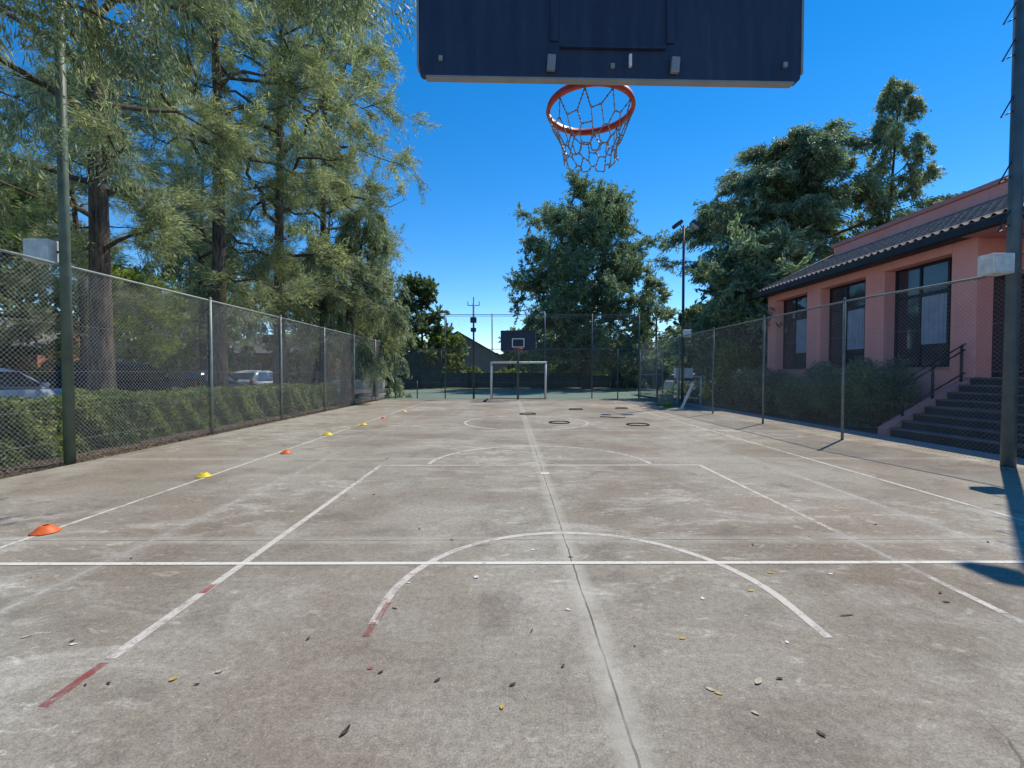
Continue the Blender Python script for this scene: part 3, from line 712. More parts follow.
# ------------------------------------------------------------------ light poles
def light_pole(label, loc, h, mat, r=.085, arms=True, box=(-.26, 0, 3.06), rungs=False, simple_top=False, boxsize=(.34, .26, .34)):
    root = thing('light_pole', label, 'light pole', loc, 0, 'floodlight poles round the court')
    m = MB(); m.tube([(0, 0, -.1), (0, 0, h)], [r, r * .82], 14)
    m.build('pole', mat, root, True)
    if box:
        b = MB().box(box, boxsize).build('junction_box', 'white_box', root, bevel=.012)
        lid = MB().box((box[0], box[1] - boxsize[1] / 2 - .006, box[2]), (boxsize[0] * .88, .012, boxsize[2] * .88)).build('lid', 'white_box', b, bevel=.006)
        br = MB().tube([(box[0] * .1, 0, box[2]), (box[0], box[1], box[2])], .018, 6); br.build('bracket', 'dark_metal', b)
    if simple_top:
        m = MB().tube([(-.32, 0, h - .12), (.32, 0, h - .12)], .022, 6).tube([(-.32, 0, h - .12), (-.32, 0, h + .1)], .02, 6).tube([(.32, 0, h - .12), (.32, 0, h + .1)], .02, 6)
        m.tube([(0, 0, h), (0, 0, h + .35)], .025, 6)
        m.build('crossarm', 'dark_metal', root)
        MB().box((0, -.1, h - .95), (.34, .3, .3)).build('floodlight', 'dark_metal', root, bevel=.03)
        MB().box((0, -.1, h - 1.5), (.3, .24, .22)).build('floodlight', 'dark_metal', root, bevel=.03)
    else:
        for sx, out in ((-1, .20), (1, .34)):
            a = MB().tube([(0, 0, h - .22), (sx * out * .7, -.05, h - .02), (sx * out, -.06, h + .06)], .02, 6).build('arm', mat, root, True)
            tilt = R(35) * sx
            f = MB().box((sx * (out + .10), -.08, h + .02), (.40, .34, .15), 0, tilt).build('floodlight', 'dark_metal', a, bevel=.03)
            MB().box((sx * (out + .10) - math.sin(tilt) * .08, -.08, h + .02 - math.cos(tilt) * .08), (.34, .28, .012), 0, tilt).build('lens', 'lamp_glass', a)
    if rungs:
        for z in (3.55, 4.28, 5.25, 6.08, 6.62):
            MB().tube([(-r * .8, 0, z + .34), (-r - .19, -.02, z), (-r * .8, 0, z + .12)], .011, 6).build('rung', 'dark_metal', root)
        for z in (3.2, 3.8, 4.5, 5.5, 6.3):
            MB().tube([(r * .8, 0, z), (r + .42, -.02, z + .26), (r * .8, .03, z + .36)], .011, 6).build('rung', 'dark_metal', root)
    return root
light_pole('tall green light pole with white box at the left fence, nearest the hedge', (-7.0, 7.08, 0), 8.4, 'green_pole', .074, box=(-.30, -.02, 3.33), boxsize=(.38, .28, .34))
light_pole('tall blue-grey light pole with step rungs at the right edge of the photo', (7.63, 6.75, 0), 7.9, 'blue_pole', .088, box=(-.27, 0, 3.07), rungs=True, boxsize=(.32, .24, .30))
light_pole('thin far light pole at the right fence with two floodlights on top', (7.28, 18.75, 0), 7.6, 'dark_metal', .062, box=(.12, -.1, 3.08), boxsize=(.30, .26, .32))
light_pole('short far light pole with crossarm behind the far fence, left of the backboard', (-2.05, 25.15, 0), 5.35, 'dark_metal', .06, box=None, simple_top=True)

# ------------------------------------------------------------------ basketball hoops
def honey_net(C, R0, n=10):
    """honeycomb of little chain links hanging from the rim"""
    lev = [(0, R0), (-.08, R0 * .86), (-.14, R0 * .74), (-.18, R0 * .66), (-.225, R0 * .62), (-.262, R0 * .61)]
    dl = 2 * math.pi / n; E = []
    def P(a, l, dz=0): z, r = lev[l]; return Vector((C[0] + r * math.cos(a), C[1] + r * math.sin(a), C[2] + z + dz))
    rg = random.Random(3)
    jit = {}
    def PJ(i, q, l):
        k = (i % (2 * n), q, l)
        if k not in jit:
            j = .0 if l == 0 else .012
            jit[k] = P((i / 2 + q) * dl, l) + Vector((rg.uniform(-j, j), rg.uniform(-j, j), rg.uniform(-j, j)))
        return jit[k]
    for i in range(n):
        top = PJ(2 * i, 0, 0)
        E += [(top, PJ(2 * i, .3, 1)), (top, PJ(2 * i, -.3, 1))]
        E.append((PJ(2 * i, .3, 1), PJ(2 * i + 2, -.3, 1)))
        for l in (1, 2, 3, 4):
            o = 1 if l % 2 == 1 else 0           # horizontal edge centre at this level sits at i+.5 (odd) or i (even)
            if l % 2 == 1:
                E += [(PJ(2 * i, .3, l), PJ2(PJ, i, .2, l + 1)), (PJ(2 * i, -.3, l), PJ2(PJ, i, -.2, l + 1))]
                E.append((PJ2(PJ, i, -.2, l + 1), PJ2(PJ, i, .2, l + 1)))
            else:
                E += [(PJ2(PJ, i, .2, l), PJ(2 * i, .3, l + 1)), (PJ2(PJ, i, -.2, l), PJ(2 * i, -.3, l + 1))]
                E.append((PJ(2 * i, .3, l + 1), PJ(2 * i + 2, -.3, l + 1)))
    mb = MB()
    for a, b in E:
        d = b - a; k = max(1, int(d.length / .017)); t = d.normalized()
        s = t.cross(Vector((0, 0, 1))); s = s.normalized() if s.length > .01 else Vector((1, 0, 0)); u = t.cross(s)
        for q in range(k):
            c = a + d * ((q + .5) / k); h = d / k * .62
            w = (s if q % 2 else u) * .0048; v = (u if q % 2 else s) * .0022
            mb.add([c - h - v, c - h + v, c + w - v, c + w + v, c + h - v, c + h + v, c - w - v, c - w + v],
                   [(0, 2, 3, 1), (2, 4, 5, 3), (4, 6, 7, 5), (6, 0, 1, 7), (0, 6, 4, 2), (1, 3, 5, 7)])
    return mb
def PJ2(PJ, i, q, l): return PJ(2 * i, q, l)

def hoop(label, loc, rz, zb, pole_back, pole_r, white_square, rimr=.238, arm_z=.75, wide=1.82, high=1.05, rim_dx=0.):
    """local +Y is the playing side; board front face at y=0.04, back at y=0"""
    root = thing('basketball_hoop', label, 'basketball hoop', loc, rz, 'basketball hoops')
    bd = MB().prism([(-wide / 2 + .014, zb), (wide / 2 - .014, zb), (wide / 2, zb + .014), (wide / 2, zb + high), (-wide / 2, zb + high), (-wide / 2, zb + .014)], 'y', .002, .038).build('backboard', 'navy', root, bevel=.004)
    # pale metal edging under and beside the board
    e = MB()
    e.box((0, .02, zb - .004), (wide - .06, .038, .008)); e.box((-wide / 2 - .005, .02, zb + high / 2 + .015), (.010, .044, high - .04)); e.box((wide / 2 + .005, .02, zb + high / 2 + .015), (.010, .044, high - .04))
    e.build('edging', 'grey_edge', bd)
    # rear steel frame
    fm = MB()
    for x in (-.27, .27): fm.box((x, -.004, zb + high / 2 + .08), (.035, .006, high - .16))
    fm.box((0, -.008, zb + .135), (.49, .012, .012)); fm.box((0, -.016, zb + high - .12), (1.5, .03, .05)); 
    fm.build('rear_frame', 'navy', bd)
    for x in (-.285, .29):
        MB().box((x, -.012, zb + .055), (.038, .022, .07), 0, R(4)).build('bracket_plate', 'grey_edge', bd, bevel=.003)
    MB().box((.082, -.008, zb + .075), (.012, .014, .055)).build('bolt_strip', 'white_paint', bd)
    for x, z in ((-wide / 2 + .10, .07), (wide / 2 - .08, .07), (0, .05), (0, .10), (-.08, .06))[:3]: MB().box((x, -.006, zb + z), (.018, .012, .022)).build('bolt', 'grey_edge', bd)
    if white_square:
        w = MB(); t = .05
        for (cx, cz, dx, dz) in ((0, zb + .19, .64, t), (0, zb + .62, .64, t), (-.30, zb + .405, t, .38), (.30, zb + .405, t, .38)):
            w.box((cx, .0425, cz), (dx, .005, dz))
        w.build('target_square', 'white_paint', bd)
    C = (rim_dx, .04 + .10 + rimr, zb + .066)
    rim = MB(); rim.lathe([(rimr - .008, -.012), (rimr + .008, -.012), (rimr + .012, 0), (rimr + .006, .024), (rimr - .004, .024), (rimr - .012, 0)], C, 48, True)
    rim.box((rim_dx, .04 + .05, zb + .077), (.16, .10, .018)); rim.box((rim_dx, .046, zb + .085), (.19, .012, .12))
    ro = rim.build('rim', 'rim_red', root, True)
    honey_net((C[0], C[1], C[2] - .016), rimr).build('net', 'chain', ro)
    pm = MB(); pm.tube([(0, -pole_back, -.1), (0, -pole_back, zb + .95)], pole_r, 14); pm.build('pole', 'blue_pole', root, True)
    am = MB()
    for z0, z1 in ((zb + .55, zb + arm_z), (zb + .95, zb + arm_z + .15)):
        for x in (-.27, .27): am.tube([(0, -pole_back, z0), (x, -.03, z1)], .03, 8)
    am.build('arm', 'blue_pole', root, True)
    return root
hoop('near basketball hoop seen from behind, navy backboard cut by the top of the photo', (.475, 2.10, 0), R(1.3), 2.80, 2.4, .08, False, rim_dx=-.028, rimr=.229, wide=1.785)
hoop('small far basketball hoop with white target square, in front of the goal', (.43, 23.35, 0), R(180), 2.60, .62, .06, True)

# goal
def goal(label, loc, w, h, d, rz=0, r=.05, group=None):
    root = thing('goal_frame', label, 'goal', loc, rz, group)
    for x in (-w / 2, w / 2): MB().tube([(x, 0, 0), (x, 0, h - r)], r, 10).build('upright', 'white_paint', root, True)
    MB().tube([(-w / 2 - r, 0, h), (w / 2 + r, 0, h)], r, 10).build('crossbar', 'white_paint', root, True)
    b = MB()
    for x in (-w / 2, w / 2): b.tube([(x, 0, h - .03), (x, d * .5, h - .1), (x, d, .03)], r * .5, 6)
    b.tube([(-w / 2, d, .03), (w / 2, d, .03)], r * .5, 6); b.build('rear_stay', 'galv_post', root, True)
    return root
goal('white futsal goal at the far end, behind the far hoop pole', (.46, 24.1, 0), 2.95, 2.0, .6, 0, .055)
goal('small white goal frame beyond the right fence, partly behind the white panel', (8.35, 20.7, -.04), 1.1, 1.3, .7, 0, .035)

# clutter by the far right fence
t = thing('notice_panel', 'white two-leaf panel on a post at the far right fence', 'panel', (7.5, 19.2, -.03))
for x in (-.21, .21): MB().box((x, 0, 1.46), (.40, .05, .44)).build('leaf', 'white_box', t, bevel=.01)
MB().tube([(0, .05, 0), (0, .05, 1.6)], .03, 8).build('post', 'galv_post', t)
o = MB(); o.box((0, 0, .5), (.10, .03, 1.12), 0, R(24)); o = tag(o.build('plank', 'white_box', None, bevel=.005), 'pale plank leaning against the far right fence', 'plank'); o.location = (6.9, 17.3, .02)
t = thing('crate', 'grey-green crate on the court by the far right fence', 'crate', (6.75, 19.3, 0))
m = MB(); m.box((0, 0, .02), (.5, .4, .04))
for k in range(4):
    z = .09 + k * .115
    for y in (-.2, .2): m.box((0, y, z), (.5, .02, .085))
    for x in (-.24, .24): m.box((x, 0, z), (.02, .38, .085))
m.build('slats', 'crate_grey', t)
m = MB()
for x in (-.26, .26):
    for y in (-.215, .215): m.box((x, y, .26), (.04, .03, .52))
m.build('corner_post', 'crate_grey', t)
o = MB(); o.lathe([(.001, 0), (.13, 0), (.17, .16), (.18, .16), (.18, .18), (.16, .18), (.12, .02), (.001, .02)], (0, 0, 0), 16)
o = tag(o.build('bucket', 'green_plastic', None, True), 'lime-green bucket in front of the grey-green crate', 'bucket'); o.location = (6.55, 18.5, .002)
o = tag(MB().tube([(0, 0, 0), (0, 0, .72)], .03, 8).box((0, 0, .74), (.16, .05, .06)).build('short_post', 'red_post'), 'short red-brown post at the far right corner of the court', 'post'); o.location = (6.85, 20.6, 0)
t = thing('bin', 'yellow bin standing in the shade beyond the right fence', 'bin', (11.6, 26.3, -.05))
m = MB(); m.lathe([(.001, 0), (.24, 0), (.29, .85), (.27, .85), (.22, .03), (.001, .03)], (0, 0, 0), 16); m.build('body', 'yellow', t, True)
MB().lathe([(.30, .86), (.31, .90), (.2, 1.0), (.001, 1.03)], (0, 0, 0), 16).build('lid', 'yellow', t, True)
# open gate leaf at far right corner
t = thing('gate', 'open grey mesh gate leaf at the far right corner of the court', 'gate', (7.0, 23.9, 0), R(-20))
g = MB(); g.tube([(0, 0, .05), (0, 0, 2.65)], .025, 8).tube([(1.15, 0, .05), (1.15, 0, 2.65)], .025, 8)
for z in (.06, 1.35, 2.64): g.tube([(0, 0, z), (1.15, 0, z)], .022, 8)
g.build('frame', 'galv_post', t, True)
s_, _, _ = wires((0, 0), (1.15, 0), .06, 2.64, .04, .0024); V, Q = prisms(s_, .0026); np_mesh('chain_link_mesh', V, Q, 'galv', t)

# ------------------------------------------------------------------ small things on the court
def disc_cone(label, loc, mat, s=1.0, tilt=0):
    m = MB()
    m.lathe([(.145, 0), (.150, .004), (.142, .012), (.125, .022), (.085, .062), (.050, .088), (.034, .090), (.033, .084), (.048, .080), (.08, .055), (.12, .014)], (0, 0, 0), 28, True)
    o = m.build('disc_cone', mat, None, True); s *= .70; o.location = loc; o.scale = (s, s, s); o.rotation_euler = (tilt, 0, random.uniform(0, 3))
    return tag(o, label, 'training cone', 'training cones on the left sideline')
disc_cone('orange disc cone nearest the camera on the left sideline', (-4.17, 3.98, .003), 'orange')
disc_cone('yellow disc cone nearest the camera on the left sideline', (-4.22, 6.12, .003), 'yellow', .95)
disc_cone('second orange disc cone on the left sideline, just beyond the nearest yellow one', (-3.98, 7.9, .003), 'orange', .95)
disc_cone('second yellow disc cone on the left sideline, beyond the second orange one', (-4.18, 10.2, .003), 'yellow', 1.1)
disc_cone('third yellow disc cone on the left sideline, level with the centre circle', (-4.02, 12.2, .003), 'yellow')
disc_cone('small far orange disc cone between the two farthest yellow ones', (-3.98, 14.0, .003), 'orange', .85)
disc_cone('farthest yellow disc cone on the left sideline', (-3.9, 16.4, .003), 'yellow')
def ring(label, x, y, r):
    m = MB(); k = .014
    m.lathe([(r + k * math.cos(a), k * math.sin(a)) for a in np.linspace(0, 2 * math.pi, 8, endpoint=False)], (0, 0, 0), 36, True)
    o = m.build('training_ring', 'black_rubber', None, True); o.location = (x, y, k + .003)
    return tag(o, label, 'training ring', 'black rings lying on the far court')
ring('black ring lying just beyond the centre circle, straight ahead', .62, 15.4, .28)
ring('black ring lying inside the centre circle', 1.42, 12.75, .29)
ring('black ring lying farthest ahead, in front of the right goal post', 2.58, 17.4, .27)
ring('large black ring lying right of the centre circle', 3.52, 12.2, .30)
ring('black ring lying far to the right, at the edge of the tree shade', 4.5, 17.9, .25)
o = MB().tube([(-.32, .12, .012), (-.1, .0, .012), (.02, -.05, .012), (.1, -.22, .012), (.3, -.26, .012), (.42, -.18, .012)], .014, 6).build('strand', 'black_rubber', None, True)  # dark bent tube lying flat on the court
o.location = (3.25, 14.3, .003); tag(o, 'dark bent rope lying between the black rings on the far court', 'strand')
# bird
b = thing('bird', 'small dark bird standing on the court in front of the goal', 'bird', (-1.17, 21.3, .002), R(20))
m = MB(); m.tube([(-.16, 0, .07), (-.10, 0, .085), (-.04, 0, .105), (.03, 0, .125), (.07, 0, .15), (.095, 0, .185), (.12, 0, .20), (.145, 0, .20), (.165, 0, .196), (.185, 0, .192)],
         [.006, .022, .042, .046, .036, .024, .027, .022, .007, .002], 10)
m.build('body', 'feather', b, True)
m = MB(); m.add([(-.10, -.015, .085), (-.10, .015, .085), (-.22, .03, .05), (-.22, -.03, .05), (-.10, -.015, .078), (-.10, .015, .078), (-.22, .03, .045), (-.22, -.03, .045)], [(0, 1, 2, 3), (7, 6, 5, 4), (0, 3, 7, 4), (1, 5, 6, 2), (2, 6, 7, 3), (0, 4, 5, 1)]); m.build('tail', 'feather', b)
for y in (-.018, .018): MB().tube([(.01, y, .085), (.0, y, .04), (.01, y, 0), (.035, y, .002)], .004, 5).build('leg', 'feather', b)

# fallen leaves and scraps
def leaf_mesh(L, W, curl):
    m = MB(); n = 6; vs = []; fs = []
    for i in range(n + 1):
        s = i / n; w = W * math.sin(math.pi * min(1, s * .96 + .03)) ** .8 / 2 + .0006; z = .0012 + .7 * curl * L * (s - .45) ** 2
        for k, e in ((-1, .35), (0, 0), (1, .35)):
            vs.append(((s - .5) * L, k * w, z + e * w * abs(k) * (.8 if curl > .3 else .3)))
    for i in range(n):
        for k in range(2):
            o = i * 3 + k; fs.append((o, o + 3, o + 4, o + 1))
    m.add(vs, fs); return m
fallen = [  # x, y, length, width, rot, curl, material, name, label
 (1.15, 2.02, .075, .030, 40, .5, 'leaf_dry', 'pale curled leaf at the right, darkest underneath and largest of the fallen leaves'),
 (.905, 1.97, .050, .022, 150, .3, 'leaf_dry', 'pale leaf left of a yellow one, lying as a pair at the lower right'),
 (.93, 1.945, .045, .018, 160, .2, 'leaf_yellow', 'yellowish leaf right of a pale one, lying as a pair at the lower right'),
 (1.03, 1.83, .040, .018, 140, .4, 'leaf_dry', 'small pale leaf at the lower right, below the largest leaf'),
 (1.23, 1.72, .045, .020, 120, .6, 'leaf_brown', 'dark leaf at the bottom right corner of the court'),
 (1.985, 2.58, .12, .014, 8, .1, 'leaf_brown', 'long brown twig-like leaf right of the arc end'),
 (1.58, 2.88, .055, .028, 10, .3, 'leaf_yellow', 'yellow leaf just outside the near arc on the right'),
 (.93, 2.36, .045, .025, 20, .3, 'leaf_yellow', 'yellow leaf inside the near arc, right of the centre joint'),
 (1.22, 2.78, .040, .026, 80, .3, 'leaf_white', 'whitish scrap inside the near arc at right'),
 (-.235, 3.08, .050, .035, 60, .4, 'leaf_white', 'white scrap below the end line, left of the centre joint'),
 (.352, 2.65, .045, .018, 150, .3, 'leaf_white', 'white scrap beside the centre joint, inside the near arc'),
 (.185, 3.56, .040, .030, 10, .3, 'leaf_white', 'white scrap just beyond the end line near the joint'),
 (-.034, 1.87, .040, .022, 80, .5, 'leaf_yellow', 'yellowish leaf lying alone at the bottom middle'),
 (-.675, 2.12, .035, .016, 20, .2, 'leaf_red', 'red chip below the left end of the near arc'),
 (-.655, 1.74, .065, .022, 65, 1.1, 'leaf_brown', 'dark curled leaf lying alone at the bottom left of the middle'),
 (-1.57, 2.05, .045, .030, 60, .4, 'leaf_yellow', 'yellowish crumpled leaf left of a whitish one at the lower left'),
 (-1.39, 2.10, .040, .026, 30, .5, 'leaf_dry', 'whitish crumpled leaf right of a yellowish one at the lower left'),
 (-2.62, 2.39, .060, .025, 50, .3, 'leaf_dry', 'tan leaf at the left edge below the end line'),
 (-2.30, 2.32, .045, .020, 10, .3, 'leaf_white', 'pale scrap near the left lane line, at the left edge'),
 (.47, 3.42, .06, .014, 175, .2, 'leaf_brown', 'dark leaf lying on the centre joint at the end line'),
 (-.50, 3.78, .05, .014, 150, .2, 'leaf_brown', 'dark leaf on the cross joint, left of the near arc top'),
 (-.83, 4.05, .06, .010, 130, .1, 'leaf_brown', 'thin dark twig inside the key, left side'),
 (2.28, 3.12, .045, .025, 10, .3, 'leaf_white', 'pale scrap just below the end line on the right'),
 (1.86, 3.14, .050, .022, 160, .3, 'leaf_yellow', 'yellowish leaf below the end line, right of the near arc'),
 (2.72, 2.73, .060, .020, 170, .4, 'leaf_brown', 'dark leaf beside the worn right lane line'),
 (3.45, 4.15, .055, .022, 20, .3, 'leaf_brown', 'dark leaf beyond the end line at the right'),
 (2.02, 3.66, .05, .018, 70, .4, 'leaf_brown', 'dark leaf beyond the end line, inside the right lane line'),
 (2.10, 4.10, .045, .025, 30, .3, 'leaf_yellow', 'yellowish leaf in the key near the right lane line'),
 (-.70, 2.67, .05, .012, 160, .2, 'leaf_brown', 'dark leaf touching the red end of the near arc'),
 (.12, 2.43, .05, .010, 70, .2, 'leaf_brown', 'thin dark twig in the middle of the near arc'),
 (1.47, 2.32, .030, .020, 70, .3, 'leaf_white', 'tiny pale scrap at the right end of the near arc'),
 (-.69, 3.0, .035, .018, 10, .2, 'leaf_white', 'tiny pale scrap left of the near arc'),
 (-1.60, 5.2, .06, .02, 60, .4, 'leaf_brown', 'dark leaf far inside the key, beside the left lane line'),
 (-2.05, 5.9, .05, .02, 20, .4, 'leaf_brown', 'dark leaf on the left lane line near its far corner'),
 (2.3, 7.1, .06, .02, 20, .4, 'leaf_brown', 'dark leaf just beyond the right end of the free throw line'),
 (-2.05, 7.4, .09, .03, 40, .8, 'leaf_brown', 'dark curled leaf beside the left end of the far arc'),
]
for x, y, L, W, rz, curl, mt, lab in fallen:
    nm = {'leaf_white': 'paper_scrap', 'leaf_red': 'paint_chip'}.get(mt, 'fallen_leaf')
    o = leaf_mesh(L * .8, W * .85, curl).build(nm, mt, None, True); o.location = (x, y, .002); o.rotation_euler = (0, 0, R(rz))
    tag(o, lab, {'paper_scrap': 'scrap', 'paint_chip': 'chip'}.get(nm, 'leaf'), 'fallen leaves and scraps on the court')
rg = random.Random(9)
crumb0 = leaf_mesh(.035, .014, .4).build('leaf_crumb', 'leaf_brown', None, True); tag(crumb0, 'tiny dry leaf crumb lying on the court', 'leaf', 'leaf crumbs on the court')
for i in range(44):
    y = 2 + 14 * rg.random() ** 1.6; x = rg.uniform(-1.1, 1.1) * y if y < 6 else rg.uniform(-6.5, 6.8)
    o = crumb0 if i == 0 else crumb0.copy()
    if i: COL.objects.link(o)
    s = rg.uniform(.4, 1.0) * (1 + y * .03)
    o.location = (max(-6.6, min(6.9, x)), y, .003); o.rotation_euler = (0, 0, rg.uniform(0, 6.3)); o.scale = (s, s, s)

# ------------------------------------------------------------------ pink building
pb = thing('pink_building', 'coral-pink building with dark windows and tiled eave on the right', 'building', (10.8, 10.3, 0))
OX, OY = 10.8, 10.3
def L3(x, y, z): return (x - OX, y - OY, z)
def bspan(mb, a, b): mb.span(L3(*a), L3(*b))
w = MB()
Y0, Y1 = 10.3, 18.66
ops = [(10.9, 12.86), (13.54, 15.5), (16.2, 18.1)]
ZS, ZT = 1.58, 4.36
edges = [Y0] + [v for o_ in ops for v in o_] + [Y1]
for a, b in zip(edges[::2], edges[1::2]): bspan(w, (10.8, a, -.1), (11.2, b, 4.72))
for a, b in ops:
    bspan(w, (10.8, a, -.1), (11.2, b, ZS)); bspan(w, (10.8, a, ZT), (11.2, b, 4.72))
bspan(w, (11.2, Y1 - .35, -.1), (18, Y1, 4.72))               # end wall
bspan(w, (11.2, Y0, 3.75), (12.45, Y0 + .3, 4.72))             # porch side wall over the door
bspan(w, (12.15, Y0, -.1), (12.45, Y0 + .3, 3.75)); bspan(w, (11.2, Y0, -.1), (12.15, Y0 + .3, 1.33))
bspan(w, (12.45, 1.0, -.1), (12.75, Y0 + .3, 4.72))            # porch back wall
bspan(w, (10.8, 1.0, -.1), (11.2, 1.6, 4.72)); 
w.build('wall', 'pink', pb, bevel=.012)
pw = MB(); bspan(pw, (12.25, 1.0, 4.74), (12.55, 16.9, 6.15)); bspan(pw, (12.55, 16.6, 4.74), (18, 16.9, 6.15))
pw.build('parapet', 'pink', pb, bevel=.01)
cp = MB(); bspan(cp, (12.19, .95, 6.152), (12.61, 16.96, 6.28)); cp.build('coping', 'pink_trim', pb, bevel=.01)
inn = MB(); bspan(inn, (11.9, Y0 + .35, .0), (11.95, Y1 - .4, 4.6)); inn.build('interior_wall', 'fascia', pb)
for k, (a, b) in enumerate(ops):
    fr_ = MB(); xf = 11.15; t_ = .06
    bspan(fr_, (xf - .03, a, ZS), (xf + .03, a + t_, ZT)); bspan(fr_, (xf - .03, b - t_, ZS), (xf + .03, b, ZT))
    bspan(fr_, (xf - .03, a + t_, ZS), (xf + .03, b - t_, ZS + t_)); bspan(fr_, (xf - .03, a + t_, ZT - t_), (xf + .03, b - t_, ZT))
    bspan(fr_, (xf - .028, a + t_, 3.50), (xf + .028, b - t_, 3.58))
    wd = (b - a); mull = [a + wd * .20, a + wd * .60]
    for y in mull:
        bspan(fr_, (xf - .026, y - .03, ZS + t_), (xf + .026, y + .03, 3.50)); bspan(fr_, (xf - .026, y - .03, 3.58), (xf + .026, y + .03, ZT - t_))
    f_ = fr_.build('window', 'frame', pb, bevel=.004)
    sl_ = MB(); bspan(sl_, (10.77, a - .04, ZS - .062), (11.10, b + .04, ZS - .002)); sl_.build('sill', 'pink_trim', f_, bevel=.008)
    pn = MB(); bspan(pn, (xf + .004, a + .03, ZS + .03), (xf + .012, b - .03, ZT - .03)); pn.build('pane', 'glass', f_)
    # pale bluish slats in front of the panes put the sky's reflection into colour
    cu = MB(); nn = 10
    ya, yb = mull[0] + .05, mull[1] - .05
    for i in range(nn):
        y = ya + (yb - ya) * i / nn
        bspan(cu, (xf - .012 - .008 * (i % 2), y, 2.2), (xf + .002, y + (yb - ya) / nn * .96, 3.47))
    bspan(cu, (xf - .014, a + t_ + .08, 2.2), (xf + .002, mull[0] - .12, 3.47))
    cu.build('sky_reflection', 'sky_reflection', f_)
# glazed door in the porch side wall
dr = MB(); bspan(dr, (11.2, Y0 + .10, 1.33), (12.15, Y0 + .16, 3.75)); d_ = dr.build('door', 'frame', pb)
dg = MB(); bspan(dg, (11.3, Y0 + .085, 1.45), (12.05, Y0 + .098, 3.6)); dg.build('pane', 'glass', d_)
lm = MB(); lm.box(L3(11.0, Y0 - .12, 4.05), (.30, .22, .05)); lm.build('porch_light', 'white_paint', pb, bevel=.01)
# tiled eave: wavy surface, ridges run down the slope
XE, ZE, XT, ZTp = 10.36, 4.78, 12.24, 5.80
ny = int((18.72 - 1.0) / .23); sub = 8
def roof_grid(ya, yb, hip=True):
    NY = int((yb - ya) / .23) * sub; rows = 6; vs = []; fs = []
    xs = []
    for r_ in range(rows):
        xs += [(r_ / rows + .001, .0), ((r_ + 1) / rows - .001, .035)]
    for i in range(NY + 1):
        y = ya + (yb - ya) * i / NY; ph_ = (i % sub) / sub * 2 * math.pi
        bump_ = .045 * max(0, math.sin(ph_)) + .012 * min(0, math.sin(ph_))
        for s_, lift in xs:
            x = XE + (XT - XE) * s_
            lim = 1.0
            if hip: lim = min(1., (yb - y) / 1.88)
            s2_ = min(s_, lim)
            vs.append(L3(XE + (XT - XE) * s2_, y, ZE + (ZTp - ZE) * s2_ + bump_ + (.035 - lift) * .9))
    m_ = len(xs)
    for i in range(NY):
        for k in range(m_ - 1): fs.append((i * m_ + k, (i + 1) * m_ + k, (i + 1) * m_ + k + 1, i * m_ + k + 1))
    return MB().add(vs, fs)
rg_ = roof_grid(1.0, 18.72); rf = rg_.build('roof', 'tile', pb, True)
rs = MB(); rs.prism([(XE - OX, ZE - .05), (XT - OX, ZTp - .05), (XT - OX, 4.60), (XE + .06 - OX, 4.58)], 'y', 1.0 - OY, 16.84 - OY)
rs.add([L3(XE, 16.86, ZE - .05), L3(XT, 16.86, ZTp - .05), L3(XT, 16.86, 4.60), L3(XE, 16.86, 4.60), L3(XE, 18.70, ZE - .04), L3(XE, 18.70, 4.60), L3(XT, 18.70, 4.60), L3(XT, 18.70, ZE - .04)],
       [(0, 1, 4), (1, 7, 4), (0, 4, 5, 3), (4, 7, 6, 5), (3, 5, 6, 2), (1, 2, 6, 7), (0, 3, 2, 1)])
rs.build('roof_structure', 'fascia', pb)
gt = MB(); gt.prism([(XE - .10 - OX, 4.575), (XE - .02 - OX, 4.555), (XE - .004 - OX, 4.57), (XE - .004 - OX, 4.77), (XE - .10 - OX, 4.76)], 'y', 1.0 - OY, 18.76 - OY)
gt.build('gutter', 'fascia', pb, bevel=.01)
MB().tube([L3(XE + .05, 18.66, ZE + .04), L3(XT, 16.84, ZTp + .05)], .07, 8).build('hip_ridge', 'tile', pb, True)
sf = MB(); bspan(sf, (10.42, 1.0, 4.55), (12.44, 10.29, 4.57)); sf.build('soffit', 'pink_trim', pb)

# staircase up to the porch, rising away from the court
st = thing('staircase', 'dark stone staircase with coral side wall and black handrail at the right edge', 'stairs', (8.75, 10.3, 0))
def S3(x, y, z): return (x - 8.75, y - 10.3, z)
n_st = 8; run = .262; rise = .166
m = MB()
for k in range(n_st):
    x0 = 8.85 + k * run
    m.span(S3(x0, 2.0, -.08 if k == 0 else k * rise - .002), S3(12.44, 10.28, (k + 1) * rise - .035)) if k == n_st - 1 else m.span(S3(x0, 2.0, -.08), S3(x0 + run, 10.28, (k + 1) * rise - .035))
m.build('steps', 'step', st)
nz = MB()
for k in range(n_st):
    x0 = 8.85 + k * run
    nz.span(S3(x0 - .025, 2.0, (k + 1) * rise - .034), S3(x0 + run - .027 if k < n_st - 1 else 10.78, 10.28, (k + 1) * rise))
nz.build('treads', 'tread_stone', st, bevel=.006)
sw = MB(); sw.prism([(8.78 - 8.75, -.08), (8.78 - 8.75, .14), (10.79 - 8.75, 1.33), (10.79 - 8.75, -.08)], 'y', 0.0, .26)
sw.build('side_wall', 'pink_trim', st, bevel=.01)
hr = MB()
def hz(x): return .14 + (x - 8.78) * (1.19 / 2.01)
for x in (9.25, 9.95, 10.62): hr.tube([S3(x, 10.43, hz(x) - .02), S3(x, 10.43, hz(x) + .86)], .028, 8)
for dz in (.16, .70, .84): hr.tube([S3(9.1, 10.43, hz(9.1) + dz), S3(10.70, 10.43, hz(10.70) + dz)], .018, 8)
hr.build('handrail', 'dark_metal', st, True)

